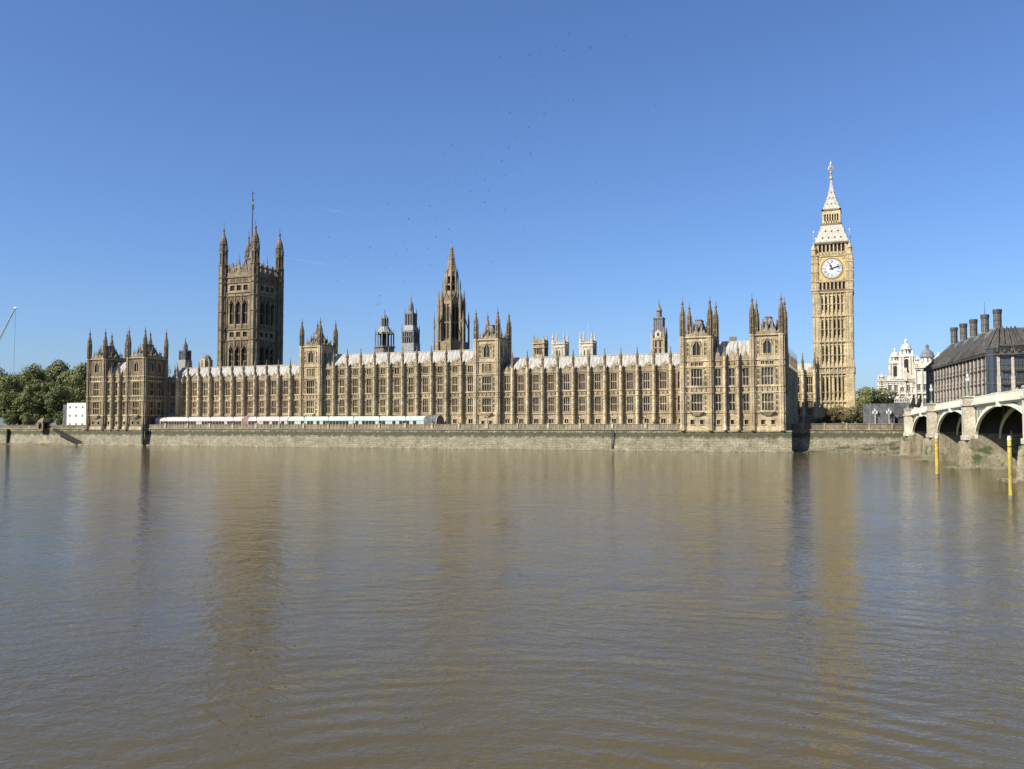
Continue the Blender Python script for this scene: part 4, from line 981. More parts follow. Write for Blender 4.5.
# lamps on piers
LX = [-247.6, -237.0, -226.7, -216.2, -205.7, -195.7, -185.3, -175.1, -165.0, -154.7, -144.7, -134.6, -124.8, -114.6, -104.1, -93.6, -83.2, -72.9, -62.5]
pm = MB('stone_pale', 'granite'); pm.T = lambda a, d, z: (a, -d, z); pm.m('granite'); pm.box(-.42, .42, -.65, .12, -1.0, .75); pm.m('stone_trim'); pm.box(-.52, .52, -.72, .2, .75, .95); pm.box(-.3, .3, .1, .2, -.7, .6); pmm = pm.mesh('pier')
lamp_root = None
for i, x in enumerate(LX):
    put('pier', pmm, rw, (x, 265, 0))
    lab = ORD[i] + ' dark lantern post counted from the left along the palace terrace parapet'
    if not lamp_root:
        lamp_root = thing('terrace_lamp', (x, 265.25, .95), lab, 'lamp post', 'lamp posts on the palace terrace')
        p = MB('iron'); p.lathe(x, 265.25, [(.95, .22), (1.15, .2), (1.2, .1), (1.5, .09), (1.55, .14), (1.62, .08), (2.5, .055), (2.55, .12), (2.6, .06), (2.75, .05)], 8); p.tube((x - .28, 265.25, 2.4), (x + .28, 265.25, 2.4), .03); part('post', p, lamp_root)
        g = MB('dial', 'iron'); g.lathe(x, 265.25, [(2.75, .16), (3.15, .26)], 6); g.m('iron'); g.lathe(x, 265.25, [(3.15, .3), (3.2, .28), (3.42, .08), (3.6, .02)], 6); part('lantern', g, lamp_root)
    else: clone(lamp_root, (x, 265.25, .95), lab)
def wingwall(xa, xb, label):
    t_ = thing('wing_river_wall', ((xa + xb) / 2, 264, WL), label, 'river wall')
    m = MB('riverwall', 'granite'); m.T = front(0, 264.0)
    m.m('riverwall'); m.hull([(xa, .9, -9), (xb, .9, -9), (xb, -8, -9), (xa, -8, -9)], [(xa, .3, -1.7), (xb, .3, -1.7), (xb, -8, -1.7), (xa, -8, -1.7)])
    m.box(xa - .5, xb + .5, .6, 2.0, -9, WL + .45)
    part('wall', m, t_)
    g = MB('granite'); g.T = m.T; g.box(xa - .1, xb + .1, -8, .5, -1.7, -1.3); part('coping', g, t_)
wingwall(-52.4, -20.2, 'projecting stone river wall under the right-hand palace wing')
wingwall(2*X0 + 20.2, -255.9, 'projecting stone river wall under the left-hand palace wing')
# north wall (recessed green) and foreshore
nw = thing('garden_river_wall', (-5, 272, WL), 'sunlit river wall between the right palace wing and the bridge, with rubble at its foot', 'river wall')
m = MB('riverwall', 'granite'); m.T = front(0, 272.0); wallrun(m, -21, 14, 0, -1.25, False); part('wall', m, nw)
m = MB('stone_weathered', 'granite'); m.T = front(0, 272.0); m.box(-21, 14, -.5, -.1, -.95, .5); m.m('granite'); m.box(-21, 14, -.6, .05, .5, .68)
for i in range(6): m.box(-18 + i * 6, -17.5 + i * 6, -.65, .12, -.95, .9)
part('parapet', m, nw)
b = MB('paving'); b.box(-21, 14, 272.4, 279, -1.6, -1.0); struct('riverside_lawn', b)
# foreshore: uneven mud and rubble
def foreshore(name, x0, x1, y_in, y_out, z_in, nx, ny, seed):
    rnd = random.Random(seed); V = []; F = []
    for j in range(ny + 1):
        for i in range(nx + 1):
            t = j / ny; x = x0 + (x1 - x0) * i / nx; y = y_in(x) + (y_out(x) - y_in(x)) * t
            z = z_in(x) + (WL - .5 - z_in(x)) * t + (rnd.random() - .5) * .5
            V.append((x + rnd.uniform(-.3, .3), y, z))
    for j in range(ny):
        for i in range(nx): a = j * (nx + 1) + i; F.append((a, a + 1, a + nx + 2, a + nx + 1))
    me = bpy.data.meshes.new(name); me.from_pydata(V, [], F); me.materials.append(M['mud']); o = put(name, me); o['kind'] = 'structure'; return o
foreshore('foreshore', -20.5, 13, lambda x: 271.6 if x < 12 else 268, lambda x: 265.5 - max(0, x + 20) * .35, lambda x: -6.8 + min(2.8, max(0, (x + 18) * .1)), 90, 14, 3)
foreshore('foreshore', -520, -286, lambda x: 266, lambda x: 261.5 - .006 * (-x - 286), lambda x: -6.7, 160, 6, 4)
# garden wall at far left
gw = thing('garden_wall', (-400, 266, WL), 'rough stone river wall in front of the garden trees at the far left', 'river wall')
m = MB('riverwall', 'granite'); m.T = front(0, 265.5); wallrun(m, -620, -287.5, 0, -1.25, False); part('wall', m, gw)
m = MB('stone_weathered', 'granite'); m.T = front(0, 265.5); m.box(-620, -287.5, -.5, -.1, -.95, .2); m.m('granite'); m.box(-620, -287.5, -.6, .05, .2, .4); part('parapet', m, gw)
for k in range(1):
    m = MB('timber_wet'); x = -330.5 - k * 21; m.T = front(0, 265.5); m.box(x, x + .6, .3, 1.5, -9, -1.4 - .4 * k); m.box(x - .2, x + .8, .4, 1.0, -3.2, -2.9)
    solo('mooring_pile', m, (x, 264.5, WL), 'dark timber pile to the left of the stone kiosk, against the garden wall', 'mooring pile')
m = MB('iron'); x = -256.2; m.T = front(x, 264); m.box(-.4, .25, 1.0, 1.7, -9, .2); m.box(-.5, .35, .9, 1.8, -1.5, -1.1); m.fr(-.08, 1.35, .2, .8, .3, .1, 6)
solo('mooring_post', m, (x, 262, WL), 'black vertical post in the water at the corner of the left palace wing wall', 'mooring post')
m = MB('iron'); m.T = front(-72.7, 265); m.box(-.12, .12, 1.0, 1.25, -8, -1.1); m.box(-.12, .12, .1, 1.2, -1.3, -1.1)
for k in range(20): m.box(-.3, .3, 1.0, 1.1, -7.4 + k * .31, -7.34 + k * .31)
solo('wall_ladder', m, (-72.7, 265, WL), 'thin dark ladder running down the river wall under the right half of the palace', 'ladder')
# stair down the wall
m = MB('dark', 'iron'); m.T = front(0, 264.4)
m.hull([(-303, 0, -1.9), (-303, 1.6, -1.9), (-287, 1.6, -8.0), (-287, 0, -8.0)], [(-303, 0, -1.0), (-303, 1.6, -1.0), (-286.8, 1.6, -7.0), (-286.8, 0, -7.0)])
for k in range(20): t_ = k / 19; m.m('iron'); m.box(-302.6 + 15 * t_ - .05, -302.6 + 15 * t_ + .05, 1.55, 1.62, -.7 - 5.6 * t_, .1 - 5.6 * t_)
solo('river_stair', m, (-295, 263, WL), 'dark sloping stair running down the river wall from the stone kiosk', 'stairs')
# kiosk
k_ = thing('stone_kiosk', (-310.6, 267.5, -1.3), 'small stone gate kiosk with a pyramid roof on the garden river wall', 'kiosk')
def kq(mb): mb.v = [(-310.6 + (x + 310.6) * .62, 264.9 + (y - 267.5) * .62, -1.3 + (z + 1.3) * .92) for x, y, z in mb.v]
m = MB('stone_weathered', 'dark'); x, y = -310.6, 267.5
for sx in (-1, 1):
    for sy in (-1, 1): m.box(x + sx*2 - .5, x + sx*2 + .5, y + sy*2 - .5, y + sy*2 + .5, -1.3, 2.0)
m.box(x - 2.6, x + 2.6, y - 2.6, y + 2.6, -1.7, -1.2); m.box(x - 2.7, x + 2.7, y - 2.7, y + 2.7, 1.5, 2.0); m.m('dark'); m.box(x - 1.6, x + 1.6, y - 1.6, y + 1.6, -1.2, 1.5)
m.T = front(x, y - 2.4); m.m('stone_weathered'); m.spandrel(-1.5, 1.5, .2, 1.5, .1, .5, 1)
kq(m); part('body', m, k_)
m = MB('stone_weathered'); m.box(x - 2.8, x + 2.8, y - 2.8, y + 2.8, 2.0, 3.7, 2.2, 2.2); m.fr(x, y, 3.6, 4.6, .3, .05, 6)
for sx in (-1, 1):
    for sy in (-1, 1): m.fr(x + sx*2.4, y + sy*2.4, 2, 3.2, .25, .03, 6)
kq(m); part('roof', m, k_)
# white cabin block
wc = thing('cabin_block', (-315, 290, -1.3), 'white three-storey stack of site cabins beside the left palace wing', 'site cabins')
m = MB('white', 'hoarding'); m.box(-320.6, -306, 285, 300, -1.3, 9.9); m.T = front(-320.6, 285)
for z in (2.5, 6.2, 9.8): m.box(0, 14.6, 0, .08, z - .08, z + .08)
m.T = ident; m.m('hoarding'); m.box(-324, -320.7, 286, 300, -1.3, 9.2); part('wall', m, wc)
w_ = MB('glass_office', 'white'); w_.T = lambda a, d, z: (a, -d, z); w_.face([(-.45, .06, 0), (.45, .06, 0), (.45, .06, .9), (-.45, .06, .9)]); w_.m('white')
for a, b_ in ((-.5, -.42), (.42, .5), (-.04, .04)): w_.box(a, b_, 0, .1, -.05, .95)
wm = w_.mesh('window')
for z in (.3, 4.0, 7.6):
    for a in (1.8, 5.4, 9.0, 12.4): put('window', wm, wc, (-320.6 + a, 285, z))

# ------------------------------------------------------------------ marquees on the terrace
def marquee(x0, x1, label, roofm, wallm, prof='hip', panes=True, dark_share=1.0, seed=1):
    yc = 271.0; hw = 3.0; z0, ze, zt = -1.0, 2.1, 3.45
    root = thing('marquee', ((x0 + x1) / 2, yc, z0), label, 'marquee', 'marquees on the palace terrace')
    m = MB(roofm); n = 8; P = []
    for i in range(n + 1):
        t = i / n; a = math.pi * t; P.append((yc - hw * math.cos(a), ze + (zt - ze) * math.sin(a) ** .8))
    seg = max(1, int((x1 - x0) / 3.0)); st = (x1 - x0) / seg
    for s_ in range(seg):
        for (y0, za), (y1, zb) in zip(P, P[1:]):
            sag = .0
            m.face([(x0 + s_*st, y0, za), (x0 + (s_+1)*st, y0, za), (x0 + (s_+1)*st, y1, zb), (x0 + s_*st, y1, zb)])
        for (y0, za), (y1, zb) in zip(P, P[1:]): m.hull([(x0 + s_*st - .05, y0, za - .05), (x0 + s_*st + .05, y0, za - .05), (x0 + s_*st + .05, y1, zb - .05), (x0 + s_*st - .05, y1, zb - .05)], [(x0 + s_*st - .05, y0, za + .06), (x0 + s_*st + .05, y0, za + .06), (x0 + s_*st + .05, y1, zb + .06), (x0 + s_*st - .05, y1, zb + .06)])
    for xx in (x0, x1): m.face([(xx, y, z) for y, z in P])
    m.box(x0, x1, yc - hw - .08, yc - hw + .02, ze - .3, ze + .03); m.box(x0, x1, yc + hw - .02, yc + hw + .08, ze - .3, ze + .03)
    part('roof', m, root)
    m = MB(wallm); rnd = random.Random(seed)
    for xx in (x0, x1): m.box(xx - .05, xx + .05, yc - hw, yc + hw, z0, ze)
    m.box(x0, x1, yc + hw - .1, yc + hw, z0, ze); k = int((x1 - x0) / 1.3); st = (x1 - x0) / k
    g = MB('dark')
    for i in range(k + 1): m.box(x0 + i*st - .05, x0 + i*st + .05, yc - hw - .02, yc - hw + .1, z0, ze - .3)
    for i in range(k):
        a0, a1 = x0 + i*st + .09, x0 + (i+1)*st - .09
        if rnd.random() < dark_share: m.box(a0, a1, yc - hw, yc - hw + .08, z0, .55); g.box(a0, a1, yc - hw + .05, yc - hw + .09, .55, ze - .3)
        else: m.box(a0, a1, yc - hw, yc - hw + .08, z0, ze - .3)
    part('wall', m, root); part('window_strip', g, root)
    return root
marquee(-255.5, -214.6, 'long pink and white roofed marquee at the left end of the terrace', 'tent_pink', 'tent_side', seed=2, dark_share=.85)
marquee(-211.6, -194.4, 'short pale pink marquee in the middle of the row on the terrace', 'tent_pink', 'tent_side', seed=3, dark_share=.6)
marquee(-194.0, -139.4, 'long pale green marquee with glazed sides, rightmost on the terrace', 'tent_green', 'tent_green', seed=5, dark_share=.75)
def awning(x0, x1, mat, label, zt=3.7):
    root = thing('entrance_awning', ((x0 + x1) / 2, 271, -1), label, 'awning')
    m = MB(mat); n = 10; P = [(271 - 3.1 * math.cos(math.pi * i / n), 0.6 + (zt - .6) * math.sin(math.pi * i / n) ** .8) for i in range(n + 1)]
    for (y0, za), (y1, zb) in zip(P, P[1:]): m.face([(x0, y0, za), (x1, y0, za), (x1 , y1, zb), (x0, y1, zb)])
    m.face([(x0, y, z) for y, z in P]); m.face([(x1, y, z) for y, z in P]); m.box(x0, x1, 267.88, 267.98, -1, .6); part('canopy', m, root)
    p = MB('white')
    for xx in (x0, x1):
        for (y0, za), (y1, zb) in zip(P, P[1:]): p.tube((xx, y0, za), (xx, y1, zb), .08)
    part('hoop', p, root)
awning(-214.6, -211.7, 'maroon', 'maroon hooped awning between the two pink marquees')
awning(-139.3, -134.6, 'hoarding', 'grey arched awning closing the right end of the green marquee')

# ------------------------------------------------------------------ bridge
BA = math.atan2(-.994, .107)
br = thing('bridge', (10.3, 242, 0), 'pale green iron arch bridge on stone piers coming towards the viewer at the right', 'bridge', rotz=BA)
W[br] = Vector((0, 0, 0))      # children use local coordinates
spans = [(0, 29), (32.2, 64.2), (67.5, 102.6), (106, 142.6), (146, 181), (184.4, 216.4), (219.6, 246)]
BWd = 26.0
def ptop(l): return 4.15 + 1.2 * (1 - ((l - 122) / 122) ** 2)
def lpart(name, mb, smooth=False): o = put(name, mb.mesh(name, (0, 0, 0), smooth), br, (0, 0, 0)); return o
deck = MB('green_iron', 'green_dark', 'asphalt', 'granite')
N = 60
for i in range(N):
    a0, a1 = -3 + 252 * i / N, -3 + 252 * (i + 1) / N; z0, z1 = ptop(a0), ptop(a1)
    def slab(y0, y1, lo, hi, mat):
        deck.m(mat); deck.hull([(a0, y0, z0 + lo), (a1, y0, z1 + lo), (a1, y1, z1 + lo), (a0, y1, z0 + lo)], [(a0, y0, z0 + hi), (a1, y0, z1 + hi), (a1, y1, z1 + hi), (a0, y1, z0 + hi)])
    slab(-.2, BWd + .2, -1.75, -1.2, 'iron_shade'); slab(0, BWd, -1.19, -1.16, 'asphalt')
    slab(.5, 4.5, -1.15, -1.02, 'granite'); slab(BWd - 4.5, BWd - .5, -1.15, -1.02, 'granite')
    for y in (0, BWd):
        o = -1 if y == 0 else 1; y0, y1 = sorted((y + o * .65, y)); slab(y0, y1, -1.45, -1.1, 'green_iron'); y0, y1 = sorted((y + o * .35, y)); slab(y0, y1, -1.75, -1.45, 'green_iron')
lpart('deck', deck)
pp = MB('green_iron', 'green_dark')
for i in range(168):
    l0 = -3 + i * 1.5; z0, z1 = ptop(l0), ptop(l0 + 1.5)
    for y in (-.3, BWd + .1):
        pp.m('green_iron'); pp.hull([(l0, y, z0 - .12), (l0 + 1.5, y, z1 - .12), (l0 + 1.5, y + .25, z1 - .12), (l0, y + .25, z0 - .12)], [(l0, y, z0), (l0 + 1.5, y, z1), (l0 + 1.5, y + .25, z1), (l0, y + .25, z0)])
        pp.box(l0, l0 + .28, y, y + .22, z0 - 1.1, z0 - .1)
        pp.m('green_dark'); pp.hull([(l0, y + .08, z0 - 1.1), (l0 + 1.5, y + .08, z1 - 1.1), (l0 + 1.5, y + .14, z1 - 1.1), (l0, y + .14, z0 - 1.1)], [(l0, y + .08, z0 - .12), (l0 + 1.5, y + .08, z1 - .12), (l0 + 1.5, y + .14, z1 - .12), (l0, y + .14, z0 - .12)])
        for q in (.5, .95): pp.m('green_iron'); pp.box(l0 + q, l0 + q + .1, y + .02, y + .2, z0 - 1.1, z0 - .1)
lpart('parapet', pp)
SPR = -2.2
for (a0, a1) in spans:
    c = (a0 + a1) / 2; h = (a1 - a0) / 2; crown = ptop(c) - 2.0
    n = 24
    def zc(x, off=0): t = min(1, abs(x - c) / h); return SPR + (crown - SPR) * math.sqrt(max(0, 1 - t * t)) + off
    m = MB('green_iron', 'green_dark')
    ribs = [0] + [3.7 * k for k in range(1, 7)] + [BWd]
    for k, y in enumerate(ribs):
        th = .3 if k not in (0, len(ribs) - 1) else .5; y0 = y - th / 2 if 0 < k < len(ribs) - 1 else (y - .25 if k == 0 else y - .25)
        m.m('green_iron')
        for i in range(n):
            x0, x1 = c - h * math.cos(math.pi * i / n), c - h * math.cos(math.pi * (i + 1) / n)
            lo0, lo1 = zc(x0), zc(x1); 
            m.hull([(x0, y0, lo0), (x1, y0, lo1), (x1, y0 + th, lo1), (x0, y0 + th, lo0)], [(x0, y0, lo0 + .62), (x1, y0, lo1 + .62), (x1, y0 + th, lo1 + .62), (x0, y0 + th, lo0 + .62)])
        # spandrel plate or lattice
        if k in (0, len(ribs) - 1):
            yy = y + (.1 if k == 0 else -.1)
            for i in range(n):
                x0, x1 = c - h * math.cos(math.pi * i / n), c - h * math.cos(math.pi * (i + 1) / n)
                z0, z1 = zc(x0, .5), zc(x1, .5); t0, t1 = ptop(x0) - 1.7, ptop(x1) - 1.7
                if t0 > z0 or t1 > z1: m.face([(x0, yy, min(z0, t0)), (x1, yy, min(z1, t1)), (x1, yy, t1), (x0, yy, t0)])
            for sg in (-1, 1):     # shields and tracery in the spandrels
                for (dx, s_) in ((.9, 1.0), (.78, .7), (.66, .45)):
                    xx = c + sg * h * dx; zt = ptop(xx) - 2.2; hh_ = (zt - zc(xx, .7))
                    if hh_ > .4: m.m('green_dark'); m.box(xx - s_*.9, xx + s_*.9, yy - .08 if k == 0 else yy, yy if k == 0 else yy + .08, zt - hh_ * .75, zt - .1, .25, 0); m.m('green_iron')
        else:
            for i in range(1, 12):
                xx = a0 + (a1 - a0) * i / 12; zt = ptop(xx) - 1.75
                if zt > zc(xx, .6): m.m('green_dark'); m.box(xx - .1, xx + .1, y0, y0 + .2, zc(xx, .5), zt)
    m.m('green_iron'); m.box(c - .5, c + .5, -.75, -.2, crown - .2, ptop(c) - 1.2)
    o = lpart('arch', m)
# lamps on the bridge: part of the bridge piers
piers = [(-1.6, 'abutment')] + [((b0 + a1) / 2, 'pier') for (a0_, b0), (a1, b1) in zip(spans, spans[1:])] + [(247.6, 'abutment')]
for l, nm in piers:
    m = MB('granite', 'riverwall', 'stone_portico'); hw = 1.65
    m.m('pier_granite')
    m.hull([(l - hw - .4, -1.0, -9), (l, -3.2, -9), (l + hw + .4, -1.0, -9), (l + hw + .4, BWd + 1.0, -9), (l, BWd + 3.2, -9), (l - hw - .4, BWd + 1.0, -9)],
           [(l - hw, -.9, SPR), (l, -2.6, SPR - .6), (l + hw, -.9, SPR), (l + hw, BWd + .9, SPR), (l, BWd + 2.6, SPR - .6), (l - hw, BWd + .9, SPR)])
    m.box(l - hw - 1.4, l + hw + 1.4, -4.6, BWd + 4.6, -9, WL + .25)
    m.m('stone_portico'); zt = ptop(l) - 1.2
    m.m('iron_shade'); m.box(l - hw + .05, l + hw - .05, .3, BWd - .3, SPR + .9, zt - .5); m.m('pier_granite'); m.box(l - hw, l + hw, .0, BWd, SPR - .1, SPR + .9); m.m('stone_portico')
    for y0, y1 in ((-1.7, 0), (BWd, BWd + 1.7)):
        m.box(l - 1.35, l + 1.35, y0, y1, SPR, zt); m.box(l - 1.6, l + 1.6, y0 - .2, y1 + .2, SPR - .25, SPR + .5); m.box(l - 1.55, l + 1.55, y0 - .2, y1 + .2, zt - .35, zt)
        m.box(l - 1.2, l + 1.2, y0 + .1, y1 - .1, zt, zt + 1.15); m.box(l - 1.4, l + 1.4, y0, y1, zt + 1.15, zt + 1.4)
    o = lpart(nm, m)
for k, (l, nm) in enumerate(piers):
    for y in (-.85, BWd + .85):
        lp = MB('green_dark', 'dial'); zt = ptop(l) + .2
        lp.lathe(l, y, [(zt, .38), (zt + .5, .3), (zt + .6, .12), (zt + 2.7, .08)], 8)
        lp.tube((l - .7, y, zt + 2.4), (l + .7, y, zt + 2.4), .05); lp.tube((l - .7, y, zt + 2.4), (l - .7, y, zt + 2.7), .05); lp.tube((l + .7, y, zt + 2.4), (l + .7, y, zt + 2.7), .05)
        for dx, dz in ((-.7, 0), (.7, 0), (0, .7)):
            lp.m('green_dark'); 
            if dz: lp.fr(l, y, zt + 2.7, zt + 3.4, .07, .07)
            lp.m('dial'); lp.lathe(l + dx, y, [(zt + 2.7 + dz, .16), (zt + 3.2 + dz, .27)], 8); lp.m('green_dark'); lp.lathe(l + dx, y, [(zt + 3.2 + dz, .3), (zt + 3.45 + dz, .06), (zt + 3.6 + dz, .02)], 8)
        lpart('lamp_standard', lp)
def bpt(l, y, z=0):   # bridge local -> world
    return (10.3 + .107 * l + .994 * y, 242 - .994 * l + .107 * y, z)

# ------------------------------------------------------------------ people
def person_mesh(top, legs, stride=.15, arm=.1, turn=0):
    me = bpy.data.meshes.new('skel')
    J = {'pel': (0, 0, .95, .15), 'che': (0, 0, 1.3, .17), 'nek': (0, 0, 1.47, .065), 'hd': (0, -.01, 1.6, .105), 'ht': (0, 0, 1.72, .07)}
    E_ = [('pel', 'che'), ('che', 'nek'), ('nek', 'hd'), ('hd', 'ht')]
    for s_, n_ in ((-1, 'l'), (1, 'r')):
        J['h' + n_] = (s_ * .1, 0, .88, .095); J['k' + n_] = (s_ * .11, -.02 + s_ * stride * .4, .48, .065); J['a' + n_] = (s_ * .11, s_ * stride, .08, .045); J['t' + n_] = (s_ * .12, s_ * stride - .16, .04, .04)
        J['s' + n_] = (s_ * .19, 0, 1.39, .065); J['e' + n_] = (s_ * .26, .02 - s_ * arm, 1.12, .045); J['w' + n_] = (s_ * .25, -.08 - s_ * arm, .88, .035); J['f' + n_] = (s_ * .25, -.1 - s_ * arm, .8, .03)
        E_ += [('pel', 'h' + n_), ('h' + n_, 'k' + n_), ('k' + n_, 'a' + n_), ('a' + n_, 't' + n_), ('che', 's' + n_), ('s' + n_, 'e' + n_), ('e' + n_, 'w' + n_), ('w' + n_, 'f' + n_)]
    ks = list(J); me.from_pydata([J[k][:3] for k in ks], [(ks.index(a), ks.index(b_)) for a, b_ in E_], [])
    o = bpy.data.objects.new('skel', me); C.objects.link(o)
    md = o.modifiers.new('skin', 'SKIN'); sv = me.skin_vertices[0].data
    for i, k in enumerate(ks): sv[i].radius = (J[k][3], J[k][3]); sv[i].use_root = (k == 'pel')
    o.modifiers.new('sub', 'SUBSURF').levels = 1
    bpy.context.view_layer.update()
    em = bpy.data.meshes.new_from_object(o.evaluated_get(bpy.context.evaluated_depsgraph_get())); bpy.data.objects.remove(o); em.name = 'person'
    em.materials.clear()
    for k in (top, legs, 'skin', 'hair'): em.materials.append(M[k])
    for p in em.polygons:
        z = p.center.z; r = math.hypot(p.center.x, p.center.y); p.use_smooth = True
        p.material_index = 3 if (z > 1.66 or (z > 1.52 and p.center.y > .03)) else 2 if (z > 1.48 or (z < .87 and abs(p.center.x) > .2 and z > .6)) else 0 if z > .93 or abs(p.center.x) > .2 else 1
    return em
M['hair'] = plain('brown_hair', (0.04, 0.028, 0.02), 0.7)
M['navy'] = plain('navy_cloth', (0.03, 0.04, 0.08), 0.85); M['denim'] = plain('denim', (0.07, 0.10, 0.17), 0.85); M['beige'] = plain('beige_cloth', (0.42, 0.36, 0.27), 0.85); M['sky_cloth'] = plain('pale_blue_cloth', (0.35, 0.45, 0.55), 0.85)
PM = {k: person_mesh(*k.split('/'), stride=st_, arm=ar_) for k, st_, ar_ in (('red/navy', .18, .1), ('white/denim', .2, .12), ('navy/beige', .05, .03), ('beige/navy', .22, .12), ('sky_cloth/denim', .12, .08), ('iron/iron', .04, .02))}
CL = {'red/navy': 'red jacket and navy trousers', 'white/denim': 'white shirt and jeans', 'navy/beige': 'navy top and beige trousers', 'beige/navy': 'beige coat and navy trousers', 'sky_cloth/denim': 'pale blue shirt and jeans', 'iron/iron': 'black suit'}
bl = [(8, 'navy/beige'), (13, 'white/denim'), (17, 'beige/navy'), (24, 'iron/iron'), (38, 'sky_cloth/denim'), (44, 'white/denim'), (62.5, 'red/navy'), (71, 'navy/beige'), (79, 'iron/iron'), (88, 'beige/navy')]
for i, (l, k) in enumerate(bl):
    z = ptop(l) - 1.02; o = put('person', PM[k], None, bpt(l, 1.5 + (i % 3) * .7, z), BA + (R(90) if i % 2 else R(-90)))
    props(o, 'person in %s on the bridge, %s from its far end' % (CL[k], ORD[i]), 'person', 'people on the bridge')
tp = [(-124.0, 268.4), (-117.2, 268.0), (-113.2, 267.6), (-111.9, 268.1), (-110.2, 267.5), (-109.1, 268.3), (-107.6, 268.0), (-133.2, 268.6), (-121.6, 269.0), (-103.0, 268.9)]
kk = list(PM)
tp_s = sorted(tp)
for i, (x, y) in enumerate(tp_s):
    k = kk[(i * 2 + i // 3) % 6]; o = put('person', PM[k], None, (x, y, -1.0), R(37 * i))
    props(o, 'person in %s on the palace terrace, %s from the left' % (CL[k], ORD[i]), 'person', 'people on the terrace')

# ------------------------------------------------------------------ vehicles on the bridge
def car_meshes(paint, van=False):
    b_ = MB(paint, 'iron'); Lc, Wc, H = (4.4, 1.8, 1.45) if not van else (5.6, 2.0, 2.5)
    pts = [(-2.2, .3), (-2.2, .8), (-1.9, .95), (-1.2, 1.0), (1.5, 1.0), (2.1, .85), (2.2, .3)] if not van else [(-2.8, .35), (-2.8, 2.4), (-2.6, 2.5), (1.2, 2.5), (2.0, 1.45), (2.75, 1.15), (2.8, .35)]
    b_.hull([(x, -Wc / 2, z) for x, z in pts], [(x, Wc / 2, z) for x, z in pts])
    if not van: c_ = [(-1.9, .98), (-1.2, 1.42), (.3, 1.42), (1.15, .98)]; b_.hull([(x, -.72, z) for x, z in c_], [(x, .72, z) for x, z in c_])
    w_ = MB('glass_office')
    g = [(-1.65, 1.0), (-1.15, 1.36), (.28, 1.36), (.95, 1.0)] if not van else [(.2, 1.45), (.2, 2.2), (1.15, 2.2), (1.75, 1.45)]
    y = .735 if not van else 1.01
    for s_ in (-1, 1): w_.face([(x, s_ * y, z) for x, z in g])
    if not van: w_.face([(1.16, -.6, 1.0), (1.16, .6, 1.0), (.36, .6, 1.4), (.36, -.6, 1.4)])
    wh = MB('iron'); wh.T = ident; wh.tube((0, -.1, 0), (0, .1, 0), .33, n=14)
    return b_.mesh('body'), w_.mesh('window'), wh.mesh('wheel')
def car(l, y, paint, label, van=False):
    z = ptop(l) - 1.15; root = thing('parked_van' if van else 'car', bpt(l, y, z), label, 'van' if van else 'car', rotz=BA); W[root] = Vector((0, 0, 0))
    bm_, wm_, whm = car_meshes(paint, van); put('body', bm_, root); put('window', wm_, root)
    for sx in (-1.35, 1.35):
        for sy in (-.85, .85): put('wheel', whm, root, (sx * (1.2 if van else 1), sy, .33))
    # keep grade
    return root
car(99, 7.5, 'white', 'white car driving on the bridge at the right edge of the picture'); car(90, 7.6, 'roof_lead', 'silver car on the bridge behind the pale parapet')
car(52, 7.5, 'white', 'white van crossing the far part of the bridge', True); car(33, 8, 'navy', 'dark blue car on the far part of the bridge')

# ------------------------------------------------------------------ horse and chariot statue at the bridge end
st_ = thing('statue', bpt(-12, 2.5, 0), 'dark bronze chariot and rearing horses on a pale plinth by the bridge', 'statue', rotz=BA); W[st_] = Vector((0, 0, 0))
m = MB('stone_pale'); m.box(-4.2, 4.2, -1.6, 1.6, -1.2, 4.0); m.box(-4.5, 4.5, -1.9, 1.9, 3.4, 4.1); m.box(-4.5, 4.5, -1.9, 1.9, -1.2, -.3); put('plinth', m.mesh('plinth'), st_)
m = MB('bronze')
for y in (-.8, .8):
    m.tube((.3, y, 5.6), (2.2, y, 6.7), .5, .45, 8); m.tube((2.1, y, 6.6), (3.0, y, 7.9), .34, .2, 8); m.tube((2.9, y, 7.9), (3.7, y, 7.6), .2, .12, 6)
    m.tube((2.2, y - .2, 6.4), (3.2, y - .2, 6.3), .16, .1); m.tube((3.2, y - .2, 6.3), (3.2, y - .2, 5.6), .1, .07); m.tube((2.1, y + .2, 6.4), (3.0, y + .2, 6.8), .16, .1); m.tube((3.0, y + .2, 6.8), (3.5, y + .2, 6.2), .1, .07)
    m.tube((.4, y - .2, 5.5), (.7, y - .2, 4.8), .22, .12); m.tube((.7, y - .2, 4.8), (.3, y - .2, 4.1), .12, .09); m.tube((.2, y + .2, 5.5), (-.1, y + .2, 4.8), .22, .12); m.tube((-.1, y + .2, 4.8), (0, y + .2, 4.1), .12, .09); m.tube((-.1, y, 5.8), (-.6, y, 5.0), .12, .04)
put('horses', m.mesh('horses'), st_)
m = MB('bronze'); m.box(-3.4, -1.4, -1, 1, 4.9, 5.7); m.tube((-2.4, -1.2, 4.9), (-2.4, -1.05, 4.9), .8, n=16); m.tube((-2.4, 1.05, 4.9), (-2.4, 1.2, 4.9), .8, n=16); m.tube((-1.4, 0, 5.2), (1.5, 0, 5.7), .08)
put('chariot', m.mesh('chariot'), st_)
m = MB('bronze'); m.lathe(-2.3, 0, [(5.2, .45), (6.0, .3), (6.6, .24), (6.9, .3), (7.15, .12), (7.25, .16), (7.45, .15), (7.6, .05)]); m.tube((-2.3, 0, 6.95), (-1.9, .9, 7.8), .1, .06); m.tube((-2.3, 0, 6.95), (-2.4, -1.0, 7.4), .1, .06); m.tube((-1.9, .9, 7.0), (-1.9, .9, 8.8), .04)
put('rider', m.mesh('rider'), st_)

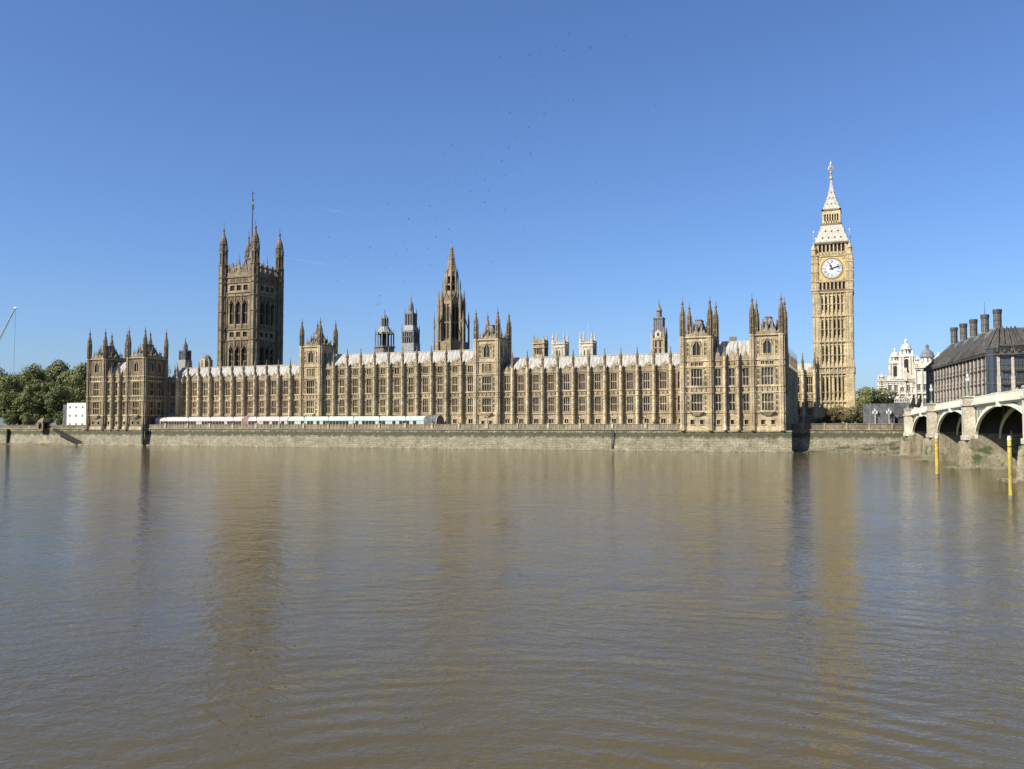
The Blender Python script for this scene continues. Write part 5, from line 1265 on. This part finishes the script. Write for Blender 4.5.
# ------------------------------------------------------------------ hoardings beside the bridge
h = thing('hoarding', (2.7, 280, -1), 'tall grey netted hoarding on the bank between the trees and the bridge', 'hoarding')
m = MB('hoarding'); m.T = front(-1.3, 280)
for i in range(8): m.box(i * 1.02, i * 1.02 + .98, 0, .12 + .04 * (i % 2), -1.0, 6.3 + .08 * (i % 3))
part('netting', m, h)
m = MB('roof_lead'); m.T = front(-1.3, 280)
for i in range(9): m.box(i*1.02 - .06, i*1.02 + .06, -.12, .2, -1, 6.6)
for z in (1, 2.9, 4.8, 6.4): m.box(0, 8.1, .16, .22, z, z + .08)
part('frame', m, h)
h = thing('site_enclosure', (9.2, 285, -1), 'dark grey boarded enclosure with a white balustrade beside the bridge end', 'enclosure')
m = MB('hoarding'); m.box(7.2, 11.2, 283.5, 288, -1, 6.9); m.T = front(7.2, 283.5)
for i in range(8): m.box(i*.5 + .05, i*.5 + .12, 0, .08, -1, 6.9)
part('boarding', m, h)
m = MB('white'); m.T = front(7.2, 283.5); m.box(-.1, 4.1, -.3, .1, 6.9, 7.05); m.box(-.1, 4.1, -.3, .1, 7.8, 7.95)
for i in range(10): m.box(i*.43 + .05, i*.43 + .15, -.15, 0, 7.05, 7.8)
part('balustrade', m, h)
pl = None
for i, (x, y) in enumerate(((1.9, 279.2), (5.6, 278.6))):
    lab = ['white lamp standard in front of the middle of the grey hoarding', 'white lamp standard in front of the right end of the grey hoarding'][i]
    if not pl:
        pl = thing('lamp_standard', (x, y, -1), lab, 'lamp post', 'lamp posts by the grey hoarding')
        m = MB('stone_portico'); m.lathe(x, y, [(-1, .5), (.2, .42), (.3, .2), (2.6, .12), (2.7, .3), (2.9, .12), (3.9, .09)]); m.tube((x - .5, y, 3.5), (x + .5, y, 3.5), .06); part('post', m, pl)
        m = MB('dial', 'roof_lead')
        for dx, dz in ((-.5, 0), (.5, 0), (0, .6)): m.m('dial'); m.lathe(x + dx, y, [(3.6 + dz, .2), (4.3 + dz, .34)]); m.m('roof_lead'); m.lathe(x + dx, y, [(4.3 + dz, .38), (4.65 + dz, .05)])
        part('lantern', m, pl)
    else: clone(pl, (x, y, -1), lab)
m = MB('iron'); m.T = front(-20, 279)
for i in range(60): m.box(i*.33, i*.33 + .05, 0, .05, -1, .9)
m.box(0, 19.6, -.02, .07, .8, .88); m.box(0, 19.6, -.02, .07, -.7, -.62)
solo('railing', m, (-10, 279, -1), 'black iron railing along the lawn below the clock tower', 'railing')

# ------------------------------------------------------------------ yellow marker piles in the river
for i, (x, y, top, lab) in enumerate(((9.3, 145.3, -1.4, 'yellow marker pile in the river in front of the second bridge arch'), (13.3, 103.1, -1.0, 'taller yellow marker pile at the right edge of the river, nearest the viewer'))):
    t_ = thing('marker_pile', (x, y, WL), lab, 'marker pile', 'yellow piles in the river')
    m = MB('yellow', 'granite'); rp = (.27, .2)[i]; m.fr(x, y, -9, top - .4, rp, rp, 12); m.m('granite'); m.fr(x, y, -9, WL + .5, rp + .02, rp + .02, 12); part('pile', m, t_)
    m = MB('stone_pale', 'iron'); m.fr(x, y, top - .4, top, rp + .02, rp * .7, 12); m.m('iron'); m.fr(x, y, top - 1.1, top - 1.04, rp + .03, rp + .03, 12); m.fr(x + rp, y, top - .6, top + .5, .05, .05, 6); part('cap', m, t_)

# ------------------------------------------------------------------ office building with chimneys (right)
pc = thing('office_building', (50, 340, -1.3), 'dark bronze-roofed office building with tall round chimneys behind the bridge', 'building')
A0 = (33.6, 305.0); A1 = (36.6, 302.0); Bc = (82, 302.0); Cc = (21.4, 382.0); Dd = (74, 390)
EV = 21.8
runs = [(Cc, A0, 18, .42), (A0, A1, 1, .4), (A1, Bc, 12, 1.25)]
m = MB('sandstone_pink', 'bronze_roof', 'glass_office')
m.m('bronze_roof'); ins = .9
poly = [Cc, A0, A1, Bc, Dd]; cen = (50, 345)
sh = lambda p, k: (p[0] + (cen[0] - p[0]) * k, p[1] + (cen[1] - p[1]) * k)
m.hull([(*sh(p, .03), -1.3) for p in poly], [(*sh(p, .03), EV) for p in poly])
part('core', m, pc)
floors = [(-1, 4.2), (4.6, 8.4), (8.9, 12.6), (13.1, 16.8), (17.3, 21.2)]
for ri, (p, q, nb, cw) in enumerate(runs):
    T_ = edge(p, q); L_ = math.hypot(q[0] - p[0], q[1] - p[1]); st2 = L_ / nb
    for i in range(nb):
        a0, a1 = i * st2, (i + 1) * st2
        g = MB('glass_office', 'bronze_roof'); g.T = T_
        g.m('glass_office'); g.box(a0 + cw/2, a1 - cw/2, -.9, -.2, -1, EV - .4)
        c = (a0 + a1) / 2
        g.m('bronze_roof')
        for z0_, z1_ in floors:
            g.box(a0 + cw/2, a1 - cw/2, -.7, .05, z1_, z1_ + .5); g.box(a0 + cw/2, a1 - cw/2, -.3, .0, z0_ + 1.0, z0_ + 1.12)
            g.box(a0 + cw/2 + .12, a1 - cw/2 - .12, -.15, .55, z1_ - .35, z1_ - .22) if ri == 2 else None
        for e in ((c,) if ri != 2 else (c - .55, c + .55)): g.box(e - .06, e + .06, -.3, .02, -1, EV - .4)
        if ri == 1: g.m('glass_office'); g.fr(c, -.2, -1, EV + 1.5, 1.9, 1.9, 12); g.m('bronze_roof'); [g.fr(c, -.2, z1_, z1_ + .4, 2.0, 2.0, 12) for _, z1_ in floors]; g.lathe(c, -.2, [(EV + 1.5, 2.1), (EV + 2.2, .6)], 12)
        part('window_bay', g, pc)
    for i in range(nb + 1):
        a = i * st2; cm = MB('sandstone_pink'); cm.T = T_
        cm.box(a - cw/2, a + cw/2, -.6, .35, -1.3, 8.5, .0, 0); cm.box(a - cw*.42, a + cw*.42, -.6, .25, 8.5, 15); cm.box(a - cw*.32, a + cw*.32, -.6, .15, 15, EV - .2)
        part('pier', cm, pc)
    if ri == 0:
        cm = MB('bronze_roof'); cm.T = T_
        for z0_, z1_ in floors: cm.box(0, L_, -.4, .12, z1_ + .1, z1_ + .3)
        part('spandrel_band', cm, pc)
r = MB('bronze_roof', 'dark'); zr = 30.4
Cc2, A2, B2, D2 = (29.0, 374), (38.2, 312.5), (82, 312.5), (66, 380)
over = lambda p: (p[0] + (p[0] - cen[0]) * .025, p[1] + (p[1] - cen[1]) * .02)
bot = [(*over(Cc), EV), (*over(A0), EV), (*over(A1), EV), (*over(Bc), EV), (*over(Dd), EV)]
top_ = [(*Cc2, zr), (A2[0] - .4, A2[1] + .4, zr), (*A2, zr), (*B2, zr), (*D2, zr)]
r.hull([(x, y, z - .5) for x, y, z in bot], bot); r.hull(bot, top_)
# radiating ducts on the roof slopes
def rib(p, q, w_=.35, h_=.45):
    p = Vector(p); q = Vector(q); u = (q - p).normalized(); s_ = u.cross(Vector((0, 0, 1))).normalized() * w_; n_ = s_.cross(u).normalized() * h_
    r.hull([tuple(p - s_), tuple(p + s_), tuple(p + s_ + n_), tuple(p - s_ + n_)], [tuple(q - s_ * .6), tuple(q + s_ * .6), tuple(q + s_ * .6 + n_), tuple(q - s_ * .6 + n_)])
chs = [(43.0 - .154 * (y - 302) - 1.4, y) for y in (320, 333.5, 347, 360, 373)]
def lerp(a, b_, t): return tuple(a[i] + (b_[i] - a[i]) * t for i in range(3))
for i in range(37):
    t_ = i / 36; e_ = lerp(bot[0], bot[1], t_); tt = lerp(top_[0], top_[1], t_)
    yq = min(chs, key=lambda c_: abs(c_[1] - tt[1])); tq = (tt[0] * .35 + yq[0] * .65, tt[1] * .35 + yq[1] * .65, zr)
    rib(e_, lerp(tt, tq, .7), .22, .5)
for i in range(25):
    t_ = i / 24; e_ = lerp(bot[2], bot[3], t_); tt = lerp(top_[2], top_[3], t_ * (1 if i > 4 else .6)); rib(e_, tt, .3, .6)
rib(bot[1], top_[1]); rib(bot[2], top_[2])
for i in range(12):      # dormer heads over each bay of the river front
    T_ = edge(A1, Bc); r.T = T_; st2 = (Bc[0] - A1[0]) / 12; a = (i + .5) * st2
    r.m('dark'); r.box(a - 1.15, a + 1.15, -1.6, .25, EV - .45, EV + 2.2); r.m('bronze_roof'); r.box(a - 1.3, a + 1.3, -3.0, .4, EV + 2.2, EV + 2.6)
for i in range(18):
    T_ = edge(Cc, A0); r.T = T_; st2 = math.hypot(A0[0] - Cc[0], A0[1] - Cc[1]) / 18; a = (i + .5) * st2; r.m('bronze_roof'); r.box(a - 1.2, a + 1.2, -1.2, .35, EV - .1, EV + .9, .2, .2)
r.T = ident
part('roof', r, pc)
for i, (x, y) in enumerate(chs):
    cm = MB('chimney_lead', 'bronze_roof')
    cm.lathe(x, y, [(zr - 3, 4.2 - .2*i), (zr - .5, 3.4 - .2*i), (zr - .4, 2.7 - .2*i), (zr + .5, 2.3 - .2*i), (zr + .6, 1.1), (zr + 5.4, 1.1), (zr + 5.5, 1.3), (zr + 6.3, 1.3), (zr + 6.4, 1.1), (zr + 6.6, 1.1)], 16)
    cm.m('bronze_roof'); cm.fr(x, y, zr + 5.6, zr + 6.75, 1.34, 1.34, 16); cm.fr(x, y, zr + 3.2, zr + 3.4, 1.2, 1.2, 16)
    for k in range(12): q = 6.2832 * k / 12; cm.tube((x + 1.12 * math.cos(q), y + 1.12 * math.sin(q), zr + 1), (x + 1.12 * math.cos(q), y + 1.12 * math.sin(q), zr + 5.4), .09)
    part('chimney', cm, pc)
mst = MB('iron'); x, y = chs[1]; mst.fr(x, y, zr + 6.8, zr + 11, .1, .04, 6); part('mast', mst, pc)

# ------------------------------------------------------------------ white baroque office beyond
wb = thing('domed_building', (24, 470, -1.3), 'bright white baroque building with domed turrets left of the dark office building', 'building')
m = MB('stone_pale', 'dark'); 
blocks = [(4.8, 9, 458, 480, 22.5), (8.5, 20.5, 452, 490, 21.5), (20.5, 34, 447, 500, 27.0)]
for (xa, xb, ya, yb, zt) in blocks:
    m.T = ident; m.m('stone_pale'); m.box(xa, xb, ya, yb, -1.3, zt)
    m.T = front(xa, ya); Lb = xb - xa
    for z in (8, 15, zt - 1): m.box(-.3, Lb + .3, 0, .6, z - .3, z + .3)
    m.box(-.5, Lb + .5, 0, 1.0, zt - .5, zt)
    for k in range(int(Lb / .9)): m.box(k*.9 + .2, k*.9 + .5, 0, .2, zt, zt + 1.2)
    m.box(0, Lb, -.2, .25, zt + 1.2, zt + 1.5)
    for k in range(int(Lb / 2.6) + 1): m.box(k*2.6 - .3, k*2.6 + .3, 0, .45, 8, zt - 1)
m.T = front(12.5, 452); m.gable(-1, 9, 0, 1.2, 21.8, 25.5); m.box(3.4, 4.6, 0, 1.4, 21, 27)
part('wall', m, wb)
w_ = MB('dark', 'stone_pale'); w_.T = lambda a, d, z: (a, -d, z); w_.face([(-.55, .04, 0), (.55, .04, 0), (.55, .04, 3), (-.55, .04, 3)]); w_.m('stone_pale'); w_.box(-.06, .06, .04, .1, 0, 3); w_.box(-.75, .75, 0, .3, 3, 3.25); w_.box(-.75, .75, 0, .25, -.2, 0); w_.gable(-.8, .8, 0, .3, 3.25, 3.9)
wm = w_.mesh('window')
for (xa, xb, ya, yb, zt) in blocks:
    for k in range(int((xb - xa) / 2.6)):
        for z in (3.2, 9.6, 16.2): 
            if z + 3.4 < zt - 1: put('window', wm, wb, (xa + 1.3 + k * 2.6, ya, z))
def btower(x, y, hw, z0, z1, dome, tip, nm='corner_turret', lead=False):
    m = MB('stone_pale', 'dark', 'roof_lead')
    m.box(x - hw, x + hw, y - hw, y + hw, z0, z1)
    for T_ in sides(x, y, hw):
        m.T = T_; m.m('dark'); m.box(-hw*.28, hw*.28, 0, .05, z0 + (z1 - z0)*.35, z1 - 2.2); m.m('stone_pale'); m.spandrel(-hw*.28, hw*.28, z1 - 3.0, z1 - 2.2, .12, .1)
        for e in (-.85, -.5, .5, .85): m.box(e*hw - .12*hw, e*hw + .12*hw, 0, .4, z0, z1 - 1)
        for z in (z0 + (z1 - z0)*.28, z1 - 1): m.box(-hw - .2, hw + .2, 0, .6, z - .25, z + .25)
    m.T = ident
    for sx in (-1, 1):
        for sy in (-1, 1): m.lathe(x + sx*hw*.85, y + sy*hw*.85, [(z1, hw*.18), (z1 + 1, hw*.14), (z1 + 1.8, .05)])
    m.m('stone_pale'); m.fr(x, y, z1, z1 + (dome - z1)*.45, hw*.75, hw*.72, 12)
    for k in range(8): q = 6.2832*k/8; m.m('dark'); m.box(x + hw*.7*math.cos(q) - .22, x + hw*.7*math.cos(q) + .22, y + hw*.7*math.sin(q) - .22, y + hw*.7*math.sin(q) + .22, z1 + .4, z1 + (dome - z1)*.35)
    m.m('roof_lead' if lead else 'stone_pale'); zb = z1 + (dome - z1)*.45; Hh = dome - zb
    m.lathe(x, y, [(zb, hw*.9), (zb + .3, hw*.9)] + [(zb + .3 + Hh*math.sin(a*math.pi/14), hw*.82*math.cos(a*math.pi/14)) for a in range(1, 7)] + [(dome + .5, hw*.2), (dome + (tip - dome)*.5, hw*.18), (dome + (tip - dome)*.55, hw*.26), (tip, .03)], 12)
    part(nm, m, wb)
btower(6.4, 459, 1.7, 18, 22.5, 24, 25)
btower(12.2, 456, 2.5, 18, 30.5, 34.6, 37)
btower(17.0, 455, 2.9, 18, 33.5, 38.4, 41)
btower(26.0, 455, 3.6, 20, 29, 35.4, 38.3, 'dome', True)
btower(21.6, 453, 1.3, 20, 30, 31.5, 33); btower(30.5, 451, 1.5, 20, 30.5, 32.5, 34)

# ------------------------------------------------------------------ trees
def tree_meshes(h, rad, leaf, seed, nclump=26, leaves=170, size=.62, low=.22):
    rnd = random.Random(seed); t = MB('bark')
    t.tube((0, 0, 0), (0, 0, h*.35), h*.028, h*.02, 8); tips = []
    for k in range(7):
        a = 6.2832*k/7 + rnd.random()*.6; z0 = h*rnd.uniform(.2, .38); p = (math.cos(a)*rad*.5, math.sin(a)*rad*.5, z0 + h*rnd.uniform(.15, .3))
        t.tube((0, 0, z0), p, h*.012, h*.007); t.tube(p, (p[0]*1.5, p[1]*1.5, p[2] + h*.14), h*.007, h*.002)
    t.tube((0, 0, h*.35), (rnd.uniform(-1, 1), rnd.uniform(-1, 1), h*.85), h*.02, h*.004)
    V = []; F = []
    for c_ in range(nclump):
        while True:
            x, y, z = rnd.uniform(-1, 1), rnd.uniform(-1, 1), rnd.uniform(-1, 1); d2 = x*x + y*y + z*z
            if .12 < d2 < 1: break
        zc_ = h*(low + (1 - low)*.5) + z*h*(1 - low)*.42; w2 = math.sqrt(max(.15, 1 - (max(0, z)**2)*.6))
        cr = rad*rnd.uniform(.24, .42); cxx, cyy = x*rad*.78*w2, y*rad*.78*w2
        for i in range(leaves):
            u = rnd.uniform(-1, 1); th = rnd.uniform(0, 6.2832); rr = cr*rnd.uniform(.55, 1.08); s_ = math.sqrt(1 - u*u)
            nx, ny, nz = s_*math.cos(th), s_*math.sin(th), u
            p = Vector((cxx + nx*rr, cyy + ny*rr, zc_ + nz*rr*.8))
            n_ = (Vector((nx, ny, nz + .3)) + Vector((rnd.uniform(-.8, .8), rnd.uniform(-.8, .8), rnd.uniform(-.8, .8)))).normalized()
            a = n_.orthogonal().normalized(); b_ = n_.cross(a); q = rnd.uniform(0, 6.28); a, b_ = a*math.cos(q) + b_*math.sin(q), b_*math.cos(q) - a*math.sin(q)
            sz = size*rnd.uniform(.5, 1.15)
            k = len(V); V += [tuple(p - a*sz*.5), tuple(p - b_*sz*.3 + a*sz*.1), tuple(p + a*sz*.6), tuple(p + b_*sz*.3)]; F.append((k, k+1, k+2, k+3))
    me = bpy.data.meshes.new('crown'); me.from_pydata(V, [], F); me.materials.append(M[leaf]); me.update()
    return t.mesh('trunk'), me
TR = [tree_meshes(27, 10.0, 'leaf', 11, 34, 300, .95, .08), tree_meshes(25, 9.2, 'leaf_dark', 12, 32, 300, .9, .08), tree_meshes(24, 8.4, 'leaf', 13, 30, 300, .9, .04), tree_meshes(13, 5.2, 'leaf', 14, 24, 230, .6, .1), tree_meshes(8.5, 3.6, 'leaf_dull', 15, 20, 200, .45, .05)]
def tree(x, y, k, sc, label, group, zs=1.0, z=-1.3, cat='tree'):
    root = thing('tree', (x, y, z), label, cat, group, random.uniform(0, 6.28)); W[root] = Vector((0, 0, 0))
    for nm, me in zip(('trunk', 'crown'), TR[k]): o = put(nm, me, root); 
    root.scale = (sc, sc, sc * zs * (1.14 if k < 3 else 1)); return root
fr_ = [(-312.0, 296, 2, .62), (-331, 291, 1, .78), (-346, 288, 2, .82), (-361, 290, 0, .80), (-378, 288, 2, .95), (-396, 291, 1, .86), (-412, 289, 0, .82), (-431, 290, 2, .9)]
for i, (x, y, k, s_) in enumerate(sorted(fr_, key=lambda t: -t[0])): tree(x, y, k, s_, ORD[i] + ' leafy tree leftwards from the white cabins in the front row of the garden', 'garden trees at the left')
bk = [(-312, 318, 0, .92), (-328, 322, 1, 1.02), (-345, 316, 0, 1.03), (-362, 322, 2, 1.16), (-380, 318, 0, 1.05), (-397, 325, 1, 1.14), (-415, 320, 0, 1.08), (-436, 322, 2, 1.2), (-455, 318, 0, 1.1), (-300, 322, 1, .8), (-372, 345, 1, 1.25), (-350, 345, 1, 1.2), (-330, 347, 0, 1.1), (-400, 350, 0, 1.2), (-425, 350, 2, 1.3), (-452, 350, 0, 1.25)]
bk += [(-318, 306, 2, .8), (-337, 305, 0, .82), (-355, 304, 2, .9), (-371, 303, 1, .88), (-388, 305, 0, .9), (-405, 304, 2, .95), (-422, 305, 1, .92), (-440, 304, 0, .95), (-470, 330, 2, 1.2), (-480, 360, 0, 1.3)]
for i, (x, y, k, s_) in enumerate(sorted(bk, key=lambda t: -t[0])): tree(x, y, k, s_, ORD[i] + ' tall leafy tree leftwards from the palace wing in the back row of the garden', 'garden trees at the left')
for i in range(11): tree(-324 - i * 11.5, 277 + (i % 3), 3, .5 + .09 * ((i * 5) % 4), ORD[i] + ' low green bush leftwards from the cabins, under the garden trees', 'bushes under the garden trees', cat='bush')
rt = [(1.2, 378, 3, 1.32, 'round green tree just right of the clock tower base'), (6.8, 386, 3, 1.3, 'round green tree behind the grey hoarding'), (11.5, 400, 3, 1.1, 'green tree in front of the white domed building'), (-2.6, 395, 3, 1.4, 'green tree furthest back, touching the right edge of the clock tower')]
for x, y, k, s_, lab in rt: tree(x, y, k, s_, lab, 'trees around the clock tower')
rt = [(-8.6, 306, 4, .98, 'dull olive tree in front of the clock tower base, rightmost of three'), (-11.5, 309, 4, .88, 'dull olive tree in front of the clock tower base, middle one'), (-5.0, 303, 4, .9, 'small olive tree between the clock tower and the grey hoarding'), (-1.0, 309, 4, 1.05, 'olive tree behind the left end of the grey hoarding'), (-15.0, 302, 4, .5, 'low bush in the shade at the left foot of the clock tower')]
for x, y, k, s_, lab in rt: tree(x, y, k, s_, lab, 'small trees on the lawn by the clock tower', cat='tree' if 'bush' not in lab else 'bush')
tree(-60.6, 270.5, 4, .36, 'small round potted tree on the terrace near the right-hand palace wing', None, z=-1.0)

# ------------------------------------------------------------------ crane
cr = thing('crane', (-545, 425, -1.3), 'white crane jib with a hanging cable at the far left edge', 'crane')
m = MB('white'); p0, p1 = Vector((-552, 422, 36)), Vector((-522.8, 422, 78))
for dx, dz in ((-.7, .5), (.7, -.5)): m.tube(tuple(p0 + Vector((dx, 0, dz))), tuple(p1 + Vector((dx*.4, 0, dz*.4))), .22)
for y in (-.8, .8): m.tube(tuple(p0 + Vector((0, y, 0))), tuple(p1 + Vector((0, y*.4, 0))), .22)
for k in range(24): a = p0.lerp(p1, k/24); b_ = p0.lerp(p1, (k + 1)/24); m.tube(tuple(a + Vector((-.7, 0, .5))), tuple(b_ + Vector((.7, 0, -.5))), .12); m.tube(tuple(a + Vector((.7, 0, -.5))), tuple(b_ + Vector((-.7, 0, .5))), .12)
m.tube(tuple(p1 + Vector((-1, 0, .3))), tuple(p1 + Vector((1.4, 0, -.2))), .5); part('jib', m, cr)
m = MB('iron'); m.tube((-522.6, 422, 77.5), (-522.6, 422, 32), .07); m.box(-523, -522.2, 421.6, 422.4, 30.4, 32); part('cable', m, cr)
m = MB('white'); m.box(-553.2, -550.8, 420.8, 423.2, -1.3, 36); m.box(-556, -550, 420, 424, 34, 38); part('mast', m, cr)

# ------------------------------------------------------------------ flock of birds
M['bird'] = plain('grey_feather', (0.20, 0.23, 0.30), 0.8)
bms = []
for s_ in (.35, -.1, .12):
    m = MB('bird'); m.lathe(0, 0, [(-.22, .01), (-.14, .05), (0, .07), (.12, .05), (.2, .03)], 6); m.v = [(x, z, y) for x, y, z in m.v]
    for q in (-1, 1): m.hull([(q*.03, .08, 0), (q*.03, -.07, 0), (q*.22, -.05, s_*.22), (q*.22, .1, s_*.22)], [(q*.03, .08, .015), (q*.03, -.07, .015), (q*.22, -.05, s_*.22 + .012), (q*.22, .1, s_*.22 + .012)]); m.hull([(q*.22, .1, s_*.22), (q*.22, -.05, s_*.22), (q*.5, -.12, s_*.15)], [(q*.22, .1, s_*.22 + .012), (q*.22, -.05, s_*.22 + .012), (q*.5, -.12, s_*.15 + .008)])
    bms.append(m.mesh('bird'))
rb = random.Random(21)
for i in range(210):
    t = rb.random(); px = 370 + 215 * t + rb.gauss(0, 32); py = 300 - 250 * t + rb.gauss(0, 42)
    if py > 330 or py < 8: continue
    D = rb.uniform(150, 210); u, v = (px - 512) / 890, (384.5 - py) / 890; ca, sa = math.cos(R(21.8)), math.sin(R(21.8)); f_ = .9989 - v * .0466; up = v * .9989 + .0466
    o = put('bird', bms[i % 3], None, (D * (-sa * f_ + ca * u), D * (ca * f_ + sa * u), D * up), rb.uniform(0, 6.28), scale=(rb.uniform(.4, .7),) * 3)
    o.rotation_euler = (rb.uniform(-.4, .4), rb.uniform(-.6, .6), rb.uniform(0, 6.28)); props(o, 'small dark bird of the scattered flock flying high above the palace', 'bird', 'flock of birds in the sky')

# ------------------------------------------------------------------ faint contrails
cm_, n_, l_, b_ = newmat('contrail_vapour'); b_.inputs['Base Color'].default_value = (.9, .9, .9, 1); b_.inputs['Roughness'].default_value = 1; b_.inputs['Alpha'].default_value = .018; M['vapour'] = cm_
for p_, q_, w_, lab in (((-3123, 4613, 1346), (-2946, 4686, 1309), 8, 'faint white contrail in the sky right of the square tower flagpole'), ((-3312, 4553, 1037), (-2980, 4689, 975), 9, 'faint longer contrail lower in the sky between the square tower and spire tower')):
    m = MB('vapour'); pv_ = Vector(p_); qv_ = Vector(q_); md_ = (pv_ + qv_) / 2; m.tube(p_, tuple(md_), 1, w_, 10); m.tube(tuple(md_), q_, w_, 1, 10)
    o = solo('contrail', m, tuple(md_), lab, 'contrail', smooth=True)
